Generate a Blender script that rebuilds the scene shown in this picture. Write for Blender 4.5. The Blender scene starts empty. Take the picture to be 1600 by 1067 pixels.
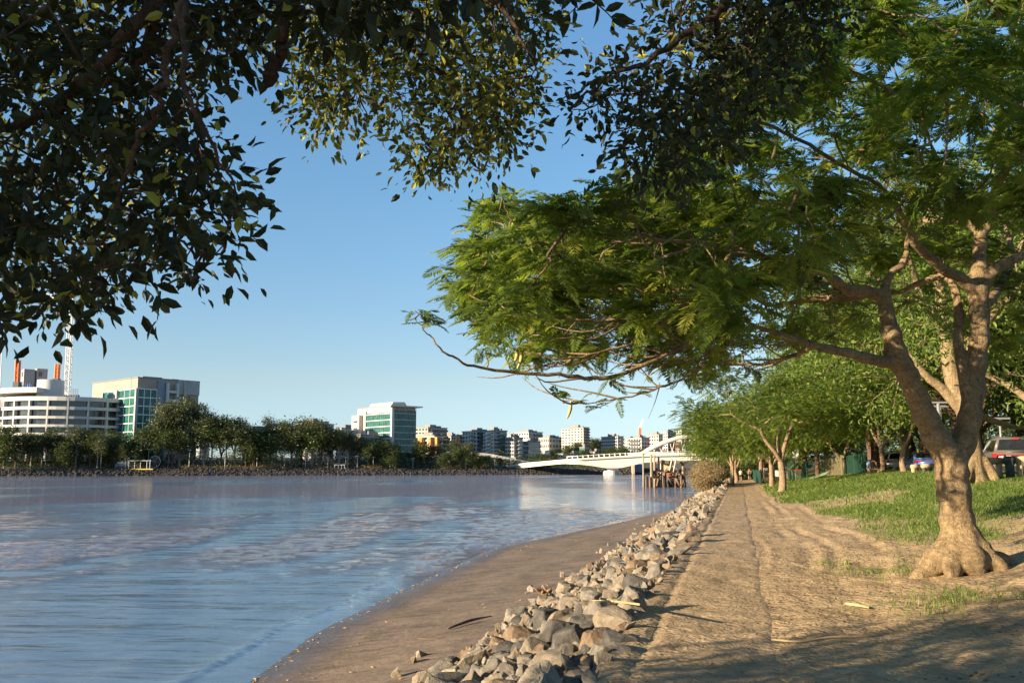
import bpy, bmesh, math, random
import numpy as np
from mathutils import Vector, Matrix
random.seed(7)
RNG = np.random.default_rng(11)
SC = bpy.context.scene
COL = SC.collection
R = math.radians

# ------------------------------------------------------------------ camera, sky, sun
CAM_Z = 1.9
PITCH = 7.65
FPX = 1467.0
cam_d = bpy.data.cameras.new("camera")
cam_d.sensor_width = 36.0
cam_d.lens = 36.0 * FPX / 1600.0
cam_d.clip_start = 0.1
cam_d.clip_end = 12000
cam = bpy.data.objects.new("camera", cam_d)
COL.objects.link(cam)
cam.location = (0, 0, CAM_Z)
cam.rotation_euler = (R(90 + PITCH), 0, 0)
SC.camera = cam

SUN_EL = 13.5
SUN_TO = Vector((0.885, 0.465, 0)).normalized()          # horizontal travel of the light
world = bpy.data.worlds.new("World")
SC.world = world
world.use_nodes = True
wn = world.node_tree
bg = wn.nodes["Background"]
sky = wn.nodes.new("ShaderNodeTexSky")
sky.sky_type = 'NISHITA'
sky.sun_disc = False
sky.sun_elevation = R(SUN_EL)
sky.sun_rotation = math.atan2(-SUN_TO.x, -SUN_TO.y)
sky.air_density = 1.0
sky.dust_density = 0.1
sky.ozone_density = 2.2
# clear evening air: the blue of the sky is balanced a little with height above the horizon
_tc = wn.nodes.new('ShaderNodeTexCoord'); _sx = wn.nodes.new('ShaderNodeSeparateXYZ'); _rp = wn.nodes.new('ShaderNodeValToRGB'); _mx = wn.nodes.new('ShaderNodeMix')
_mx.data_type = 'RGBA'; _mx.blend_type = 'MULTIPLY'; _mx.inputs[0].default_value = 1.0
wn.links.new(_tc.outputs['Generated'], _sx.inputs[0]); wn.links.new(_sx.outputs['Z'], _rp.inputs[0])
_e = _rp.color_ramp.elements
while len(_e) < 5: _e.new(.5)
for _i, (_p, _c) in enumerate(((0.015, (.47, .62, 1.0)), (.09, (.65, .65, .71)), (.29, (.65, .80, .85)), (.46, (.70, .88, .97)), (.85, (.36, .48, .62)))): _e[_i].position = _p; _e[_i].color = (*_c, 1)
wn.links.new(sky.outputs[0], _mx.inputs[6]); wn.links.new(_rp.outputs[0], _mx.inputs[7]); wn.links.new(_mx.outputs[2], bg.inputs[0])
bg.inputs[1].default_value = 0.093
sun_d = bpy.data.lights.new("sun", 'SUN')
sun_d.energy = 5.0
sun_d.angle = R(0.5)
sun_d.color = (1.0, 0.79, 0.54)
sun = bpy.data.objects.new("sun", sun_d)
COL.objects.link(sun)
ld = Vector((SUN_TO.x * math.cos(R(SUN_EL)), SUN_TO.y * math.cos(R(SUN_EL)), -math.sin(R(SUN_EL))))
sun.rotation_euler = ld.to_track_quat('-Z', 'Y').to_euler()
sun.location = (-20, -10, 20)
SC.view_settings.view_transform = 'Standard'
SC.view_settings.look = 'None'
SC.view_settings.gamma = 1
SC.view_settings.exposure = 1.45
SC.cycles.max_bounces = 6
SC.cycles.transparent_max_bounces = 4

# ------------------------------------------------------------------ pixel <-> world
SP, CP = math.sin(R(PITCH)), math.cos(R(PITCH))
def ray(px, py):
    u = (px - 800.0) / FPX; v = (533.5 - py) / FPX
    return (u, CP - SP * v, SP + CP * v)
def P(px, py, Y):
    d = ray(px, py); t = Y / d[1]
    return Vector((d[0] * t, Y, CAM_Z + d[2] * t))
def G(px, py, z=0.0):
    d = ray(px, py); t = (z - CAM_Z) / d[2]
    return Vector((d[0] * t, d[1] * t, z))
DX, DY = 0.2334, 0.97238                       # direction of the path
def ls(x, y): return DX * x + DY * y, DY * x - DX * y
def xy(l, s): return DX * l + DY * s, DY * l - DX * s

# ------------------------------------------------------------------ numpy noise
def _hash(ix, iy, seed):
    n = (ix.astype(np.int64) * 374761393 + iy.astype(np.int64) * 668265263 + seed * 1442695041) & 0x7fffffff
    n = ((n ^ (n >> 13)) * 1274126177) & 0x7fffffff
    n = (n ^ (n >> 16)) & 0xffff
    return n / 65535.0
def vnoise(x, y, seed=0):
    x = np.asarray(x, float); y = np.asarray(y, float)
    ix, iy = np.floor(x), np.floor(y)
    fx, fy = x - ix, y - iy
    fx = fx * fx * (3 - 2 * fx); fy = fy * fy * (3 - 2 * fy)
    a = _hash(ix, iy, seed); b = _hash(ix + 1, iy, seed); c = _hash(ix, iy + 1, seed); d = _hash(ix + 1, iy + 1, seed)
    return (a * (1 - fx) + b * fx) * (1 - fy) + (c * (1 - fx) + d * fx) * fy
def fbm(x, y, seed=0, o=4):
    r = 0; a = 0.5; t = 0
    for i in range(o):
        r = r + a * vnoise(x * 2 ** i + 13.7 * i, y * 2 ** i - 7.3 * i, seed + i); t += a; a *= 0.5
    return r / t

# ------------------------------------------------------------------ mesh builder
def _mesh(name, V, F4, F3, smooth, attrs=None, mats=(), mi4=None, mi3=None):
    me = bpy.data.meshes.new(name)
    n4, n3 = len(F4), len(F3)
    me.vertices.add(len(V)); me.vertices.foreach_set('co', np.ascontiguousarray(V, np.float32).ravel())
    me.loops.add(n4 * 4 + n3 * 3); me.polygons.add(n4 + n3)
    me.loops.foreach_set('vertex_index', np.concatenate([F4.ravel(), F3.ravel()]).astype(np.int32))
    st = np.concatenate([np.arange(n4) * 4, n4 * 4 + np.arange(n3) * 3]).astype(np.int32)
    me.polygons.foreach_set('loop_start', st)
    me.polygons.foreach_set('loop_total', np.concatenate([np.full(n4, 4), np.full(n3, 3)]).astype(np.int32))
    me.polygons.foreach_set('use_smooth', np.full(n4 + n3, bool(smooth)))
    if mi4 is not None:
        me.polygons.foreach_set('material_index', np.concatenate([mi4, mi3]).astype(np.int32))
    for k, a in (attrs or {}).items():
        at = me.attributes.new(k, 'FLOAT', 'POINT'); at.data.foreach_set('value', np.ascontiguousarray(a, np.float32))
    me.update(calc_edges=True)
    for m in mats: me.materials.append(m)
    return me

class MB:
    def __init__(s): s.V = []; s.F4 = []; s.F3 = []; s.A = []; s.n = 0
    def add(s, V, F4=None, F3=None, rnd=None):
        V = np.asarray(V, float).reshape(-1, 3)
        if F4 is not None and len(F4): s.F4.append(np.asarray(F4, np.int64).reshape(-1, 4) + s.n)
        if F3 is not None and len(F3): s.F3.append(np.asarray(F3, np.int64).reshape(-1, 3) + s.n)
        s.V.append(V); s.n += len(V)
        s.A.append(np.zeros(len(V)) if rnd is None else np.broadcast_to(np.asarray(rnd, float), (len(V),)))
        return s
    def box(s, x0, x1, y0, y1, z0, z1, M=None):
        V = np.array([(x, y, z) for x in (x0, x1) for y in (y0, y1) for z in (z0, z1)], float)
        if M is not None: V = np.array([M @ Vector(v) for v in V])
        return s.add(V, [(0, 1, 3, 2), (4, 6, 7, 5), (0, 4, 5, 1), (2, 3, 7, 6), (0, 2, 6, 4), (1, 5, 7, 3)])
    def tube(s, pts, rad, n=8, cap=True, rnd=None, flat=None):
        pts = np.asarray([tuple(p) for p in pts], float); m = len(pts)
        rad = np.broadcast_to(np.asarray(rad, float), (m,))
        tan = np.gradient(pts, axis=0); tan /= np.maximum(np.linalg.norm(tan, axis=1), 1e-9)[:, None]
        ref = np.array([0.31, 0.17, 1.0]) if abs(tan[0][2]) < .9 else np.array([1.0, .2, .1])
        u = np.cross(tan[0], ref); u /= np.linalg.norm(u); rings = []
        ang = np.linspace(0, 2 * np.pi, n, endpoint=False)
        for i in range(m):
            u = u - tan[i] * np.dot(u, tan[i]); u /= max(np.linalg.norm(u), 1e-9); w = np.cross(tan[i], u)
            rings.append(pts[i] + rad[i] * (np.cos(ang)[:, None] * u + np.sin(ang)[:, None] * w))
        V = np.concatenate(rings); F = []
        i = np.arange(m - 1)[:, None] * n; j = np.arange(n)[None, :]; j2 = (j + 1) % n
        F = np.stack([i + j, i + j2, i + n + j2, i + n + j], -1).reshape(-1, 4)
        F3 = None
        if cap:
            V = np.concatenate([V, pts[:1], pts[-1:]]); c0, c1 = m * n, m * n + 1
            jj = np.arange(n); k2 = (jj + 1) % n
            F3 = np.concatenate([np.stack([np.full(n, c0), k2, jj], -1), np.stack([np.full(n, c1), (m - 1) * n + jj, (m - 1) * n + k2], -1)])
        return s.add(V, F, F3, rnd)
    def prism(s, poly, z0, z1, axis='z', M=None):
        n = len(poly); V = []
        for h in (z0, z1):
            for a, b in poly: V.append({'z': (a, b, h), 'y': (a, h, b), 'x': (h, a, b)}[axis])
        if M is not None: V = [M @ Vector(v) for v in V]
        F4 = [(i, (i + 1) % n, n + (i + 1) % n, n + i) for i in range(n)]
        # caps as fans from centroid
        V = np.array([tuple(v) for v in V]); c0 = V[:n].mean(0); c1 = V[n:].mean(0)
        V = np.concatenate([V, [c0], [c1]])
        F3 = [(2 * n, (i + 1) % n, i) for i in range(n)] + [(2 * n + 1, n + i, n + (i + 1) % n) for i in range(n)]
        return s.add(V, F4, F3)
    def arrays(s):
        V = np.concatenate(s.V)
        F4 = np.concatenate(s.F4) if s.F4 else np.zeros((0, 4), np.int64)
        F3 = np.concatenate(s.F3) if s.F3 else np.zeros((0, 3), np.int64)
        return V, F4, F3, np.concatenate(s.A)
    def mesh(s, name, mat, smooth=False, origin=None):
        V, F4, F3, A = s.arrays()
        if origin is not None: V = V - np.array(tuple(origin))
        return _mesh(name, V, F4, F3, smooth, {'rnd': A}, [mat])
    def build(s, name, mat, parent=None, smooth=False, origin=None, loc=None):
        return link(name, s.mesh(name, mat, smooth, origin), parent, loc)

def link(name, me, parent=None, loc=None, rz=0):
    o = bpy.data.objects.new(name, me); COL.objects.link(o)
    if parent is not None: o.parent = parent
    if loc is not None: o.location = loc
    if rz: o.rotation_euler = (0, 0, rz)
    return o
def tag(o, label=None, cat=None, group=None, kind=None):
    if label: o['label'] = label
    if cat: o['category'] = cat
    if group: o['group'] = group
    if kind: o['kind'] = kind
    return o
def empty(name, loc, label, cat, group=None, rz=0):
    o = bpy.data.objects.new(name, None); COL.objects.link(o)
    o.empty_display_size = 0.3
    o.location = loc; o.rotation_euler = (0, 0, rz)
    return tag(o, label, cat, group)
CHILD = {}
def kids(o): return [c for c in COL.objects if c.parent == o]
def copy_tree(o, loc, rz, scale=None, label=None, ks=None, name=None):
    c = o.copy(); COL.objects.link(c); c.location = loc; c.rotation_euler = (0, 0, rz)
    if scale is not None: c.scale = scale
    if label: c['label'] = label
    for ch in (ks if ks is not None else kids(o)):
        d = ch.copy(); COL.objects.link(d); d.parent = c
        for g in kids(ch):
            e = g.copy(); COL.objects.link(e); e.parent = d
    return c

# ------------------------------------------------------------------ materials
def newmat(name):
    m = bpy.data.materials.new(name); m.use_nodes = True
    nt = m.node_tree; return m, nt, nt.nodes['Principled BSDF']
def N(nt, t, **kw):
    n = nt.nodes.new('ShaderNode' + t)
    for k, v in kw.items():
        if isinstance(k, str) and hasattr(n, k): setattr(n, k, v)
    return n
def setin(n, **kw):
    for k, v in kw.items(): n.inputs[k.replace('_', ' ')].default_value = v
def noise(nt, vec, scale, detail=4, rough=.6, dist=0):
    n = N(nt, 'TexNoise'); n.inputs['Scale'].default_value = scale; n.inputs['Detail'].default_value = detail
    n.inputs['Roughness'].default_value = rough; n.inputs['Distortion'].default_value = dist
    if vec is not None: nt.links.new(vec, n.inputs['Vector'])
    return n
def ramp(nt, fac, stops):
    r = N(nt, 'ValToRGB'); e = r.color_ramp.elements
    while len(e) < len(stops): e.new(.5)
    for i, (p, c) in enumerate(stops): e[i].position = p; e[i].color = (*c, 1) if len(c) == 3 else c
    nt.links.new(fac, r.inputs[0]); return r
def mixc(nt, fac, a, b, mode='MIX'):
    m = N(nt, 'Mix'); m.data_type = 'RGBA'; m.blend_type = mode
    if hasattr(fac, 'node'): nt.links.new(fac, m.inputs[0])
    else: m.inputs[0].default_value = fac
    for i, v in ((6, a), (7, b)):
        if hasattr(v, 'node'): nt.links.new(v, m.inputs[i])
        else: m.inputs[i].default_value = (*v, 1)
    return m.outputs[2]
def math_(nt, op, a, b=0.0, clamp=False):
    m = N(nt, 'Math'); m.operation = op; m.use_clamp = clamp
    for i, v in ((0, a), (1, b)):
        if hasattr(v, 'node'): nt.links.new(v, m.inputs[i])
        else: m.inputs[i].default_value = v
    return m.outputs[0]
def bump(nt, h, strength, dist, normal=None):
    b = N(nt, 'Bump'); b.inputs['Strength'].default_value = strength; b.inputs['Distance'].default_value = dist
    nt.links.new(h, b.inputs['Height'])
    if normal is not None: nt.links.new(normal, b.inputs['Normal'])
    return b.outputs['Normal']
def texco(nt, kind='Object', scale=None, rot=None):
    t = N(nt, 'TexCoord').outputs[kind]
    if scale is None and rot is None: return t
    mp = N(nt, 'Mapping'); nt.links.new(t, mp.inputs['Vector'])
    if scale is not None: mp.inputs['Scale'].default_value = scale
    if rot is not None: mp.inputs['Rotation'].default_value = rot
    return mp.outputs[0]
def simple(name, col, rough=.6, var=.12, nscale=2.0, metal=0, bumpd=0, spec=.5, kind='Object'):
    m, nt, b = newmat(name)
    co = texco(nt, kind)
    n = noise(nt, co, nscale, 5, .65)
    lo = tuple(max(0, c * (1 - var)) for c in col); hi = tuple(min(1, c * (1 + var)) for c in col)
    r = ramp(nt, n.outputs[0], [(.3, lo), (.7, hi)])
    nt.links.new(r.outputs[0], b.inputs['Base Color'])
    b.inputs['Roughness'].default_value = rough; b.inputs['Metallic'].default_value = metal
    b.inputs['Specular IOR Level'].default_value = spec
    if bumpd:
        n2 = noise(nt, co, nscale * 6, 5, .7)
        nt.links.new(bump(nt, n2.outputs[0], .6, bumpd), b.inputs['Normal'])
    return m
def leafmat(name, stops, trans, tcol, rough=.5, gloss=.3):
    m, nt, b = newmat(name)
    a = N(nt, 'Attribute'); a.attribute_name = 'rnd'
    r = ramp(nt, a.outputs['Fac'], stops)
    co = texco(nt)
    n = noise(nt, co, .6, 3, .6)
    c = mixc(nt, .35, r.outputs[0], ramp(nt, n.outputs[0], [(.3, (.35, .45, .35)), (.7, (1.3, 1.25, 1.1))]).outputs[0], 'MULTIPLY')
    nt.links.new(c, b.inputs['Base Color']); b.inputs['Roughness'].default_value = rough
    b.inputs['Specular IOR Level'].default_value = gloss
    t = N(nt, 'BsdfTranslucent'); c2 = mixc(nt, 1.0, c, tcol, 'MULTIPLY'); nt.links.new(c2, t.inputs[0])
    mx = N(nt, 'MixShader'); mx.inputs[0].default_value = trans
    nt.links.new(b.outputs[0], mx.inputs[1]); nt.links.new(t.outputs[0], mx.inputs[2])
    nt.links.new(mx.outputs[0], nt.nodes['Material Output'].inputs[0])
    return m
M = {}
M['frond'] = leafmat('poinciana_leaf', [(0, (.05, .085, .024)), (.45, (.115, .17, .034)), (.8, (.22, .275, .048)), (1, (.36, .36, .07))], .48, (2.0, 2.0, 1.0))
M['fig'] = leafmat('fig_leaf', [(0, (.018, .024, .010)), (.6, (.042, .052, .018)), (.92, (.09, .10, .03)), (1, (.30, .30, .06))], .22, (2.2, 2.2, .8), .5, .28)
M['bush'] = leafmat('bush_leaf', [(0, (.03, .05, .018)), (.6, (.06, .085, .025)), (1, (.11, .13, .04))], .2, (1.8, 1.9, .9))
M['gum'] = leafmat('gum_leaf', [(0, (.04, .055, .03)), (.6, (.09, .11, .048)), (1, (.18, .185, .08))], .2, (1.6, 1.6, 1.0))
M['green'] = leafmat('bright_leaf', [(0, (.05, .085, .022)), (.5, (.11, .165, .035)), (1, (.25, .29, .06))], .4, (2.2, 2.3, .9))
M['dry'] = leafmat('dry_twig', [(0, (.16, .11, .06)), (.7, (.26, .19, .10)), (1, (.2, .2, .07))], .15, (1.2, 1.1, .9))
M['grass'] = leafmat('grass_blade', [(0, (.06, .11, .02)), (.55, (.12, .185, .035)), (1, (.32, .29, .10))], .35, (1.8, 1.9, .9))

def barkmat(name, a, b_, c_):
    m, nt, b = newmat(name)
    co = texco(nt, 'Object'); ring = texco(nt, 'Object', (2.2, 2.2, 6))
    n1 = noise(nt, co, 3.0, 6, .65, .5); n2 = noise(nt, ring, 2.2, 5, .6, .8); n3 = noise(nt, co, 30, 5, .75)
    c = mixc(nt, ramp(nt, n1.outputs[0], [(.35, (0, 0, 0)), (.65, (1, 1, 1))]).outputs[0], a, b_)
    c = mixc(nt, .7, c, ramp(nt, n3.outputs[0], [(.35, (.45, .43, .4)), (.6, (1.15, 1.13, 1.08))]).outputs[0], 'MULTIPLY')
    n4 = noise(nt, texco(nt, 'Object', (5, 5, 1.3)), 2.0, 6, .75, 1.2)
    c = mixc(nt, .8, c, ramp(nt, n4.outputs[0], [(.36, (.42, .4, .36)), (.46, (1, 1, 1)), (.66, (1, 1, 1)), (.72, (1.25, 1.25, 1.2))]).outputs[0], 'MULTIPLY')
    c = mixc(nt, ramp(nt, n2.outputs[0], [(.5, (0, 0, 0)), (.68, (1, 1, 1))]).outputs[0], c, c_)
    nt.links.new(c, b.inputs['Base Color']); b.inputs['Roughness'].default_value = .85; b.inputs['Specular IOR Level'].default_value = .2
    h = math_(nt, 'ADD', math_(nt, 'MULTIPLY', n2.outputs[0], .9), math_(nt, 'MULTIPLY', n3.outputs[0], .35))
    h = math_(nt, 'ADD', h, n1.outputs[0])
    h = math_(nt, 'ADD', h, math_(nt, 'MULTIPLY', n4.outputs[0], .9))
    nt.links.new(bump(nt, h, 1.0, .06), b.inputs['Normal'])
    return m
M['bark'] = barkmat('poinciana_bark', (.255, .185, .105), (.375, .285, .165), (.18, .13, .075))
M['bark_far'] = barkmat('pale_bark', (.26, .19, .12), (.36, .27, .18), (.2, .14, .09))
M['bark_fig'] = barkmat('fig_bark', (.10, .065, .045), (.17, .11, .075), (.07, .045, .03))
M['bark_gum'] = barkmat('gum_bark', (.28, .24, .2), (.38, .33, .27), (.2, .16, .13))

# ------------------------------------------------------------------ terrain
WL_Z = -1.5
_wl = np.array([-60, 0, 14.1, 17.8, 23.3, 30, 39.3, 50.9, 66.2, 80.4, 110, 137, 200, 600])
_ws = np.array([-7.0, -7.4, -7.8, -8.5, -9.0, -9.7, -10.3, -8.7, -6.8, -5.2, -5.4, -5.9, -7, -9])
def s_water(l):
    l = np.asarray(l, float)
    return np.interp(l, _wl, _ws) + .22 * (fbm(l * .35, l * 0, 5, 3) - .5) + .35 * (fbm(l * .09, l * 0 + 3, 8, 2) - .5)
def ground_z(l, s, detail=True):
    l = np.asarray(l, float); s = np.asarray(s, float)
    z = np.interp(s, [.3, 1.5, 3.3, 5.2, 7.2, 9.2, 11.5, 40, 3000], [-.01, .06, .28, .60, 1.03, 1.36, 1.52, 1.7, 2.5])
    sw = s_water(l)
    rock = np.interp(s, [-4.2, -1.5, -1.35], [-1.0, -.12, 0.0])
    t = np.clip((s - sw) / np.maximum(-4.2 - sw, .3), -40, 1)
    beach = np.where(t > 0, WL_Z + .5 * t ** 1.3 if False else WL_Z + .5 * np.clip(t, 0, 1) ** 1.15, WL_Z + np.maximum((s - sw) * .14, -2.0))
    z = np.where(s < .3, np.where(s > -1.35, 0.0, np.where(s > -4.2, rock, beach)), z)
    if detail:
        dry = np.clip((s + 1.4) / .3, 0, 1)
        fade = np.clip(1 - (l - 60) / 60, 0.15, 1)
        z = z + dry * fade * ((fbm(l * 1.1, s * 1.4, 21, 3) - .5) * .07)
        # trampled sand beside the path, ruts and churned patches
        park = np.clip((s - .25) / .35, 0, 1)
        wob = .7 * (fbm(l * .13, s * 0, 31, 3) - .5)
        rut = 0
        for sc, w, d in ((.36, .08, .012), (1.25, .16, .024), (1.75, .12, .02), (2.6, .16, .022)):
            k = (s - sc - wob * (1 + .4 * sc)) / w
            rut = rut - d * np.exp(-k * k) + d * .7 * np.exp(-(k - 1.7) ** 2)
        z = z + park * fade * rut * np.clip(1 - (s - 4) / 2, 0, 1) * np.clip(vnoise(l * .35, s * .8, 77) * 2.2 - .5, 0, 1.3)
        z = z + park * fade * ((fbm(l * 3.2, s * 4.6, 41, 3) - .5) * .035 + (np.abs(fbm(l * 1.5, s * 2.2, 43, 2) - .5)) * .04)
        pth = np.clip((s + 1.35) / .2, 0, 1) * (1 - park)
        z = z + pth * fade * ((fbm(l * 6, s * 6, 51, 2) - .5) * .028 - .03 * np.exp(-((s + 1.05) / .05) ** 2))
        bch = (s < -4.2) & (s > sw)
        z = z + np.where(s < -4.2, (fbm(l * .7, s * 1.1, 61, 4) - .5) * .10 * np.clip((s - sw) / .8, 0, 1), 0)
        # a lump where the bank slumps
        z = z + np.where((s < -1.35) & (s > -4.2), (fbm(l * 1.4, s * 1.4, 63, 2) - .5) * .2, 0)
    return z
def gz(x, y):
    l, s = ls(x, y); return float(ground_z(np.array([l]), np.array([s]), False)[0])
def onground(px, py, it=12):
    """where the ray through a pixel meets the bank"""
    d = ray(px, py); t = 5.0
    best = None
    for t in np.geomspace(4, 400, 1500):
        x, y, z = d[0] * t, d[1] * t, CAM_Z + d[2] * t
        if z < gz(x, y): return Vector((x, y, gz(x, y)))
    return Vector((x, y, gz(x, y)))

def grass_mask(l, s):
    n = fbm(l * .22, s * .5, 91, 4); n2 = fbm(l * 1.3, s * 1.7, 95, 3)
    edge = np.interp(l, [0, 12, 17, 21, 30, 45, 60, 110], [6.5, 4.8, 4.4, 3.2, 2.9, 2.5, 1.7, 2.6])
    m = np.clip((s - edge - 1.6 * (fbm(l * .3, s * .6, 97, 3) - .5)) / 2.2, 0, 1)
    bare = np.exp(-((l - 16.6) / 1.6) ** 2 - ((s - 3.6) / 1.1) ** 2)
    tuft = 1.0 * np.exp(-((l - 13.2) / .75) ** 2 - ((s - 3.5) / .9) ** 2) + .5 * np.exp(-((l - 18.5) / 1.4) ** 2 - ((s - 2.6) / .8) ** 2)
    m = m * (1 - .95 * bare) + tuft
    trackway = np.exp(-((s - (5.6 + .03 * (l - 30))) / .35) ** 2) * (l > 24)
    m = m * np.clip((n - .40 + .05 * (s > 6)) * 7, .06, 1) * (1 - .55 * trackway)
    m = np.where(l > 95, m * .4, m)
    return np.clip(m * (.55 + .9 * n2), 0, 1)

def axis_l():
    a = list(np.arange(-60, 3, 1.5)); v = 3.0
    while v < 320: a.append(v); v *= 1.0085
    while v < 6000: a.append(v); v *= 1.12
    return np.array(a)
LA = axis_l()
def sheet(name, sv, mat, zoff=0.0, detail=True):
    Lg, Sg = np.meshgrid(LA, sv, indexing='ij'); Z_ = Lg * 0
    wv = np.clip(Lg / 10, 0, 1)
    S2 = Sg + wv * (.2 * (fbm(Lg * .45, Z_, 301, 3) - .5) * np.exp(-((Sg - .3) / .55) ** 2) + .3 * (fbm(Lg * .6, Z_ + 5, 305, 3) - .5) * np.exp(-((Sg + 1.35) / .4) ** 2))
    z = ground_z(Lg, Sg, detail) + zoff; Sg = S2
    X, Y = xy(Lg, Sg)
    V = np.stack([X, Y, z], -1).reshape(-1, 3)
    nl, ns = Lg.shape; i = np.arange(nl - 1)[:, None] * ns; j = np.arange(ns - 1)[None, :]
    F = np.stack([i + j, i + ns + j, i + ns + j + 1, i + j + 1], -1).reshape(-1, 4)
    F = F[:, ::-1]
    g = grass_mask(Lg, Sg).ravel()
    wet = np.clip(1 - (Sg - s_water(Lg)) / 1.3, 0, 1).ravel()
    me = _mesh(name, V, F, np.zeros((0, 3), np.int64), True, {'grass': g, 'wet': wet, 'sv': Sg.ravel(), 'lv': Lg.ravel()}, [mat])
    if me.polygons[0].normal.z < 0: me.flip_normals()
    return tag(link(name, me), kind='structure')

def sandmat(name, dark, mid, light, wetness=False, grass=False, foot=1.0):
    m, nt, b = newmat(name)
    co = texco(nt)
    n1 = noise(nt, co, .8, 6, .65); n2 = noise(nt, co, 7, 6, .7); n3 = noise(nt, co, 60, 3, .7)
    c = ramp(nt, n1.outputs[0], [(.3, dark), (.5, mid), (.7, light)]).outputs[0]
    c = mixc(nt, .55, c, ramp(nt, n2.outputs[0], [(.35, (.55, .53, .5)), (.6, (1.2, 1.2, 1.2))]).outputs[0], 'MULTIPLY')
    c = mixc(nt, .4, c, ramp(nt, n3.outputs[0], [(.35, (.6, .58, .55)), (.6, (1.15, 1.15, 1.15))]).outputs[0], 'MULTIPLY')
    # scattered dark leaf litter
    vo = N(nt, 'TexVoronoi'); vo.inputs['Scale'].default_value = 9; nt.links.new(texco(nt, 'Object', (1, .55, 1)), vo.inputs['Vector'])
    nm = noise(nt, co, 1.3, 3)
    thr = math_(nt, 'MULTIPLY', math_(nt, 'SUBTRACT', nm.outputs[0], .36, True), 1.15)
    lit = math_(nt, 'LESS_THAN', vo.outputs['Distance'], thr)
    n9 = noise(nt, co, 25, 2)
    lit = math_(nt, 'MULTIPLY', lit, math_(nt, 'GREATER_THAN', n9.outputs[0], .55))
    if foot > .3:
        c = mixc(nt, math_(nt, 'MULTIPLY', lit, .75), c, (.085, .06, .035))
    if grass:
        a = N(nt, 'Attribute'); a.attribute_name = 'grass'
        gc = ramp(nt, n2.outputs[0], [(.3, (.065, .10, .025)), (.6, (.12, .165, .04)), (.75, (.21, .19, .09))]).outputs[0]
        gm = math_(nt, 'ADD', a.outputs['Fac'], math_(nt, 'MULTIPLY', math_(nt, 'SUBTRACT', n2.outputs[0], .5), .5), True)
        c = mixc(nt, math_(nt, 'MULTIPLY', gm, .85), c, gc)
    rough = .95
    if wetness:
        st = noise(nt, texco(nt, 'Object', (.5, 2.2, 1), (0, 0, R(55))), 1.6, 5, .7, .5)
        c = mixc(nt, .8, c, ramp(nt, st.outputs[0], [(.38, (.62, .6, .58)), (.48, (1, 1, 1)), (.65, (1.15, 1.13, 1.1))]).outputs[0], 'MULTIPLY')
    if wetness:
        a = N(nt, 'Attribute'); a.attribute_name = 'wet'
        wt = math_(nt, 'ADD', a.outputs['Fac'], math_(nt, 'MULTIPLY', math_(nt, 'SUBTRACT', n1.outputs[0], .5), .9), True)
        c = mixc(nt, wt, c, (.085, .065, .05))
        rr = ramp(nt, wt, [(0, (.85,) * 3), (.5, (.5,) * 3), (1, (.22,) * 3)])
        nt.links.new(rr.outputs[0], b.inputs['Roughness'])
    else: b.inputs['Roughness'].default_value = rough
    b.inputs['Specular IOR Level'].default_value = .3 if wetness else .12
    nt.links.new(c, b.inputs['Base Color'])
    v2 = N(nt, 'TexVoronoi'); v2.feature = 'SMOOTH_F1'; v2.inputs['Scale'].default_value = 4.2
    d1 = N(nt, 'Mapping'); d1.inputs['Scale'].default_value = (1.0, .85, 1); nt.links.new(co, d1.inputs['Vector'])
    wv = N(nt, 'VectorMath'); wv.operation = 'ADD'; nt.links.new(d1.outputs[0], wv.inputs[0])
    ns = noise(nt, co, 6, 2); sc = N(nt, 'VectorMath'); sc.operation = 'SCALE'; sc.inputs['Scale'].default_value = .9
    nt.links.new(ns.outputs['Color'], sc.inputs[0]); nt.links.new(sc.outputs[0], wv.inputs[1]); nt.links.new(wv.outputs[0], v2.inputs['Vector'])
    h = math_(nt, 'ADD', math_(nt, 'MULTIPLY', v2.outputs['Distance'], 1.5 * foot), math_(nt, 'MULTIPLY', n2.outputs[0], .5))
    h = math_(nt, 'ADD', h, math_(nt, 'MULTIPLY', n3.outputs[0], .13))
    h = math_(nt, 'ADD', h, math_(nt, 'MULTIPLY', st.outputs[0], 1.2)) if wetness else h
    nt.links.new(bump(nt, h, .5 if foot > .3 else .45, .055), b.inputs['Normal'])
    return m
M['sand'] = sandmat('sandy_soil', (.33, .24, .14), (.425, .31, .18), (.50, .38, .23), grass=True)
M['pathm'] = sandmat('compacted_sand', (.355, .26, .155), (.425, .315, .19), (.475, .355, .22), foot=.55)
M['beachm'] = sandmat('damp_sand', (.17, .125, .085), (.215, .165, .115), (.26, .20, .145), wetness=True, foot=.25)
M['bankm'] = sandmat('earth_bank', (.11, .085, .06), (.18, .14, .10), (.26, .2, .14))

sA = np.concatenate([np.arange(-40, -14, 2.0), np.arange(-14, -4.2, .14), [-4.2]])
sB = np.arange(-4.2, -1.349, .095); sB[-1] = -1.35
sC = np.linspace(-1.35, .3, 31)
sD = np.concatenate([np.arange(.3, 7, .06), np.arange(7, 14, .15), np.geomspace(14, 3500, 50)])
sheet('beach', sA, M['beachm']); sheet('rocky_bank_ground', sB, M['bankm'])
sheet('sandy_path', sC, M['pathm']); sheet('park_ground', sD, M['sand'])

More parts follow.
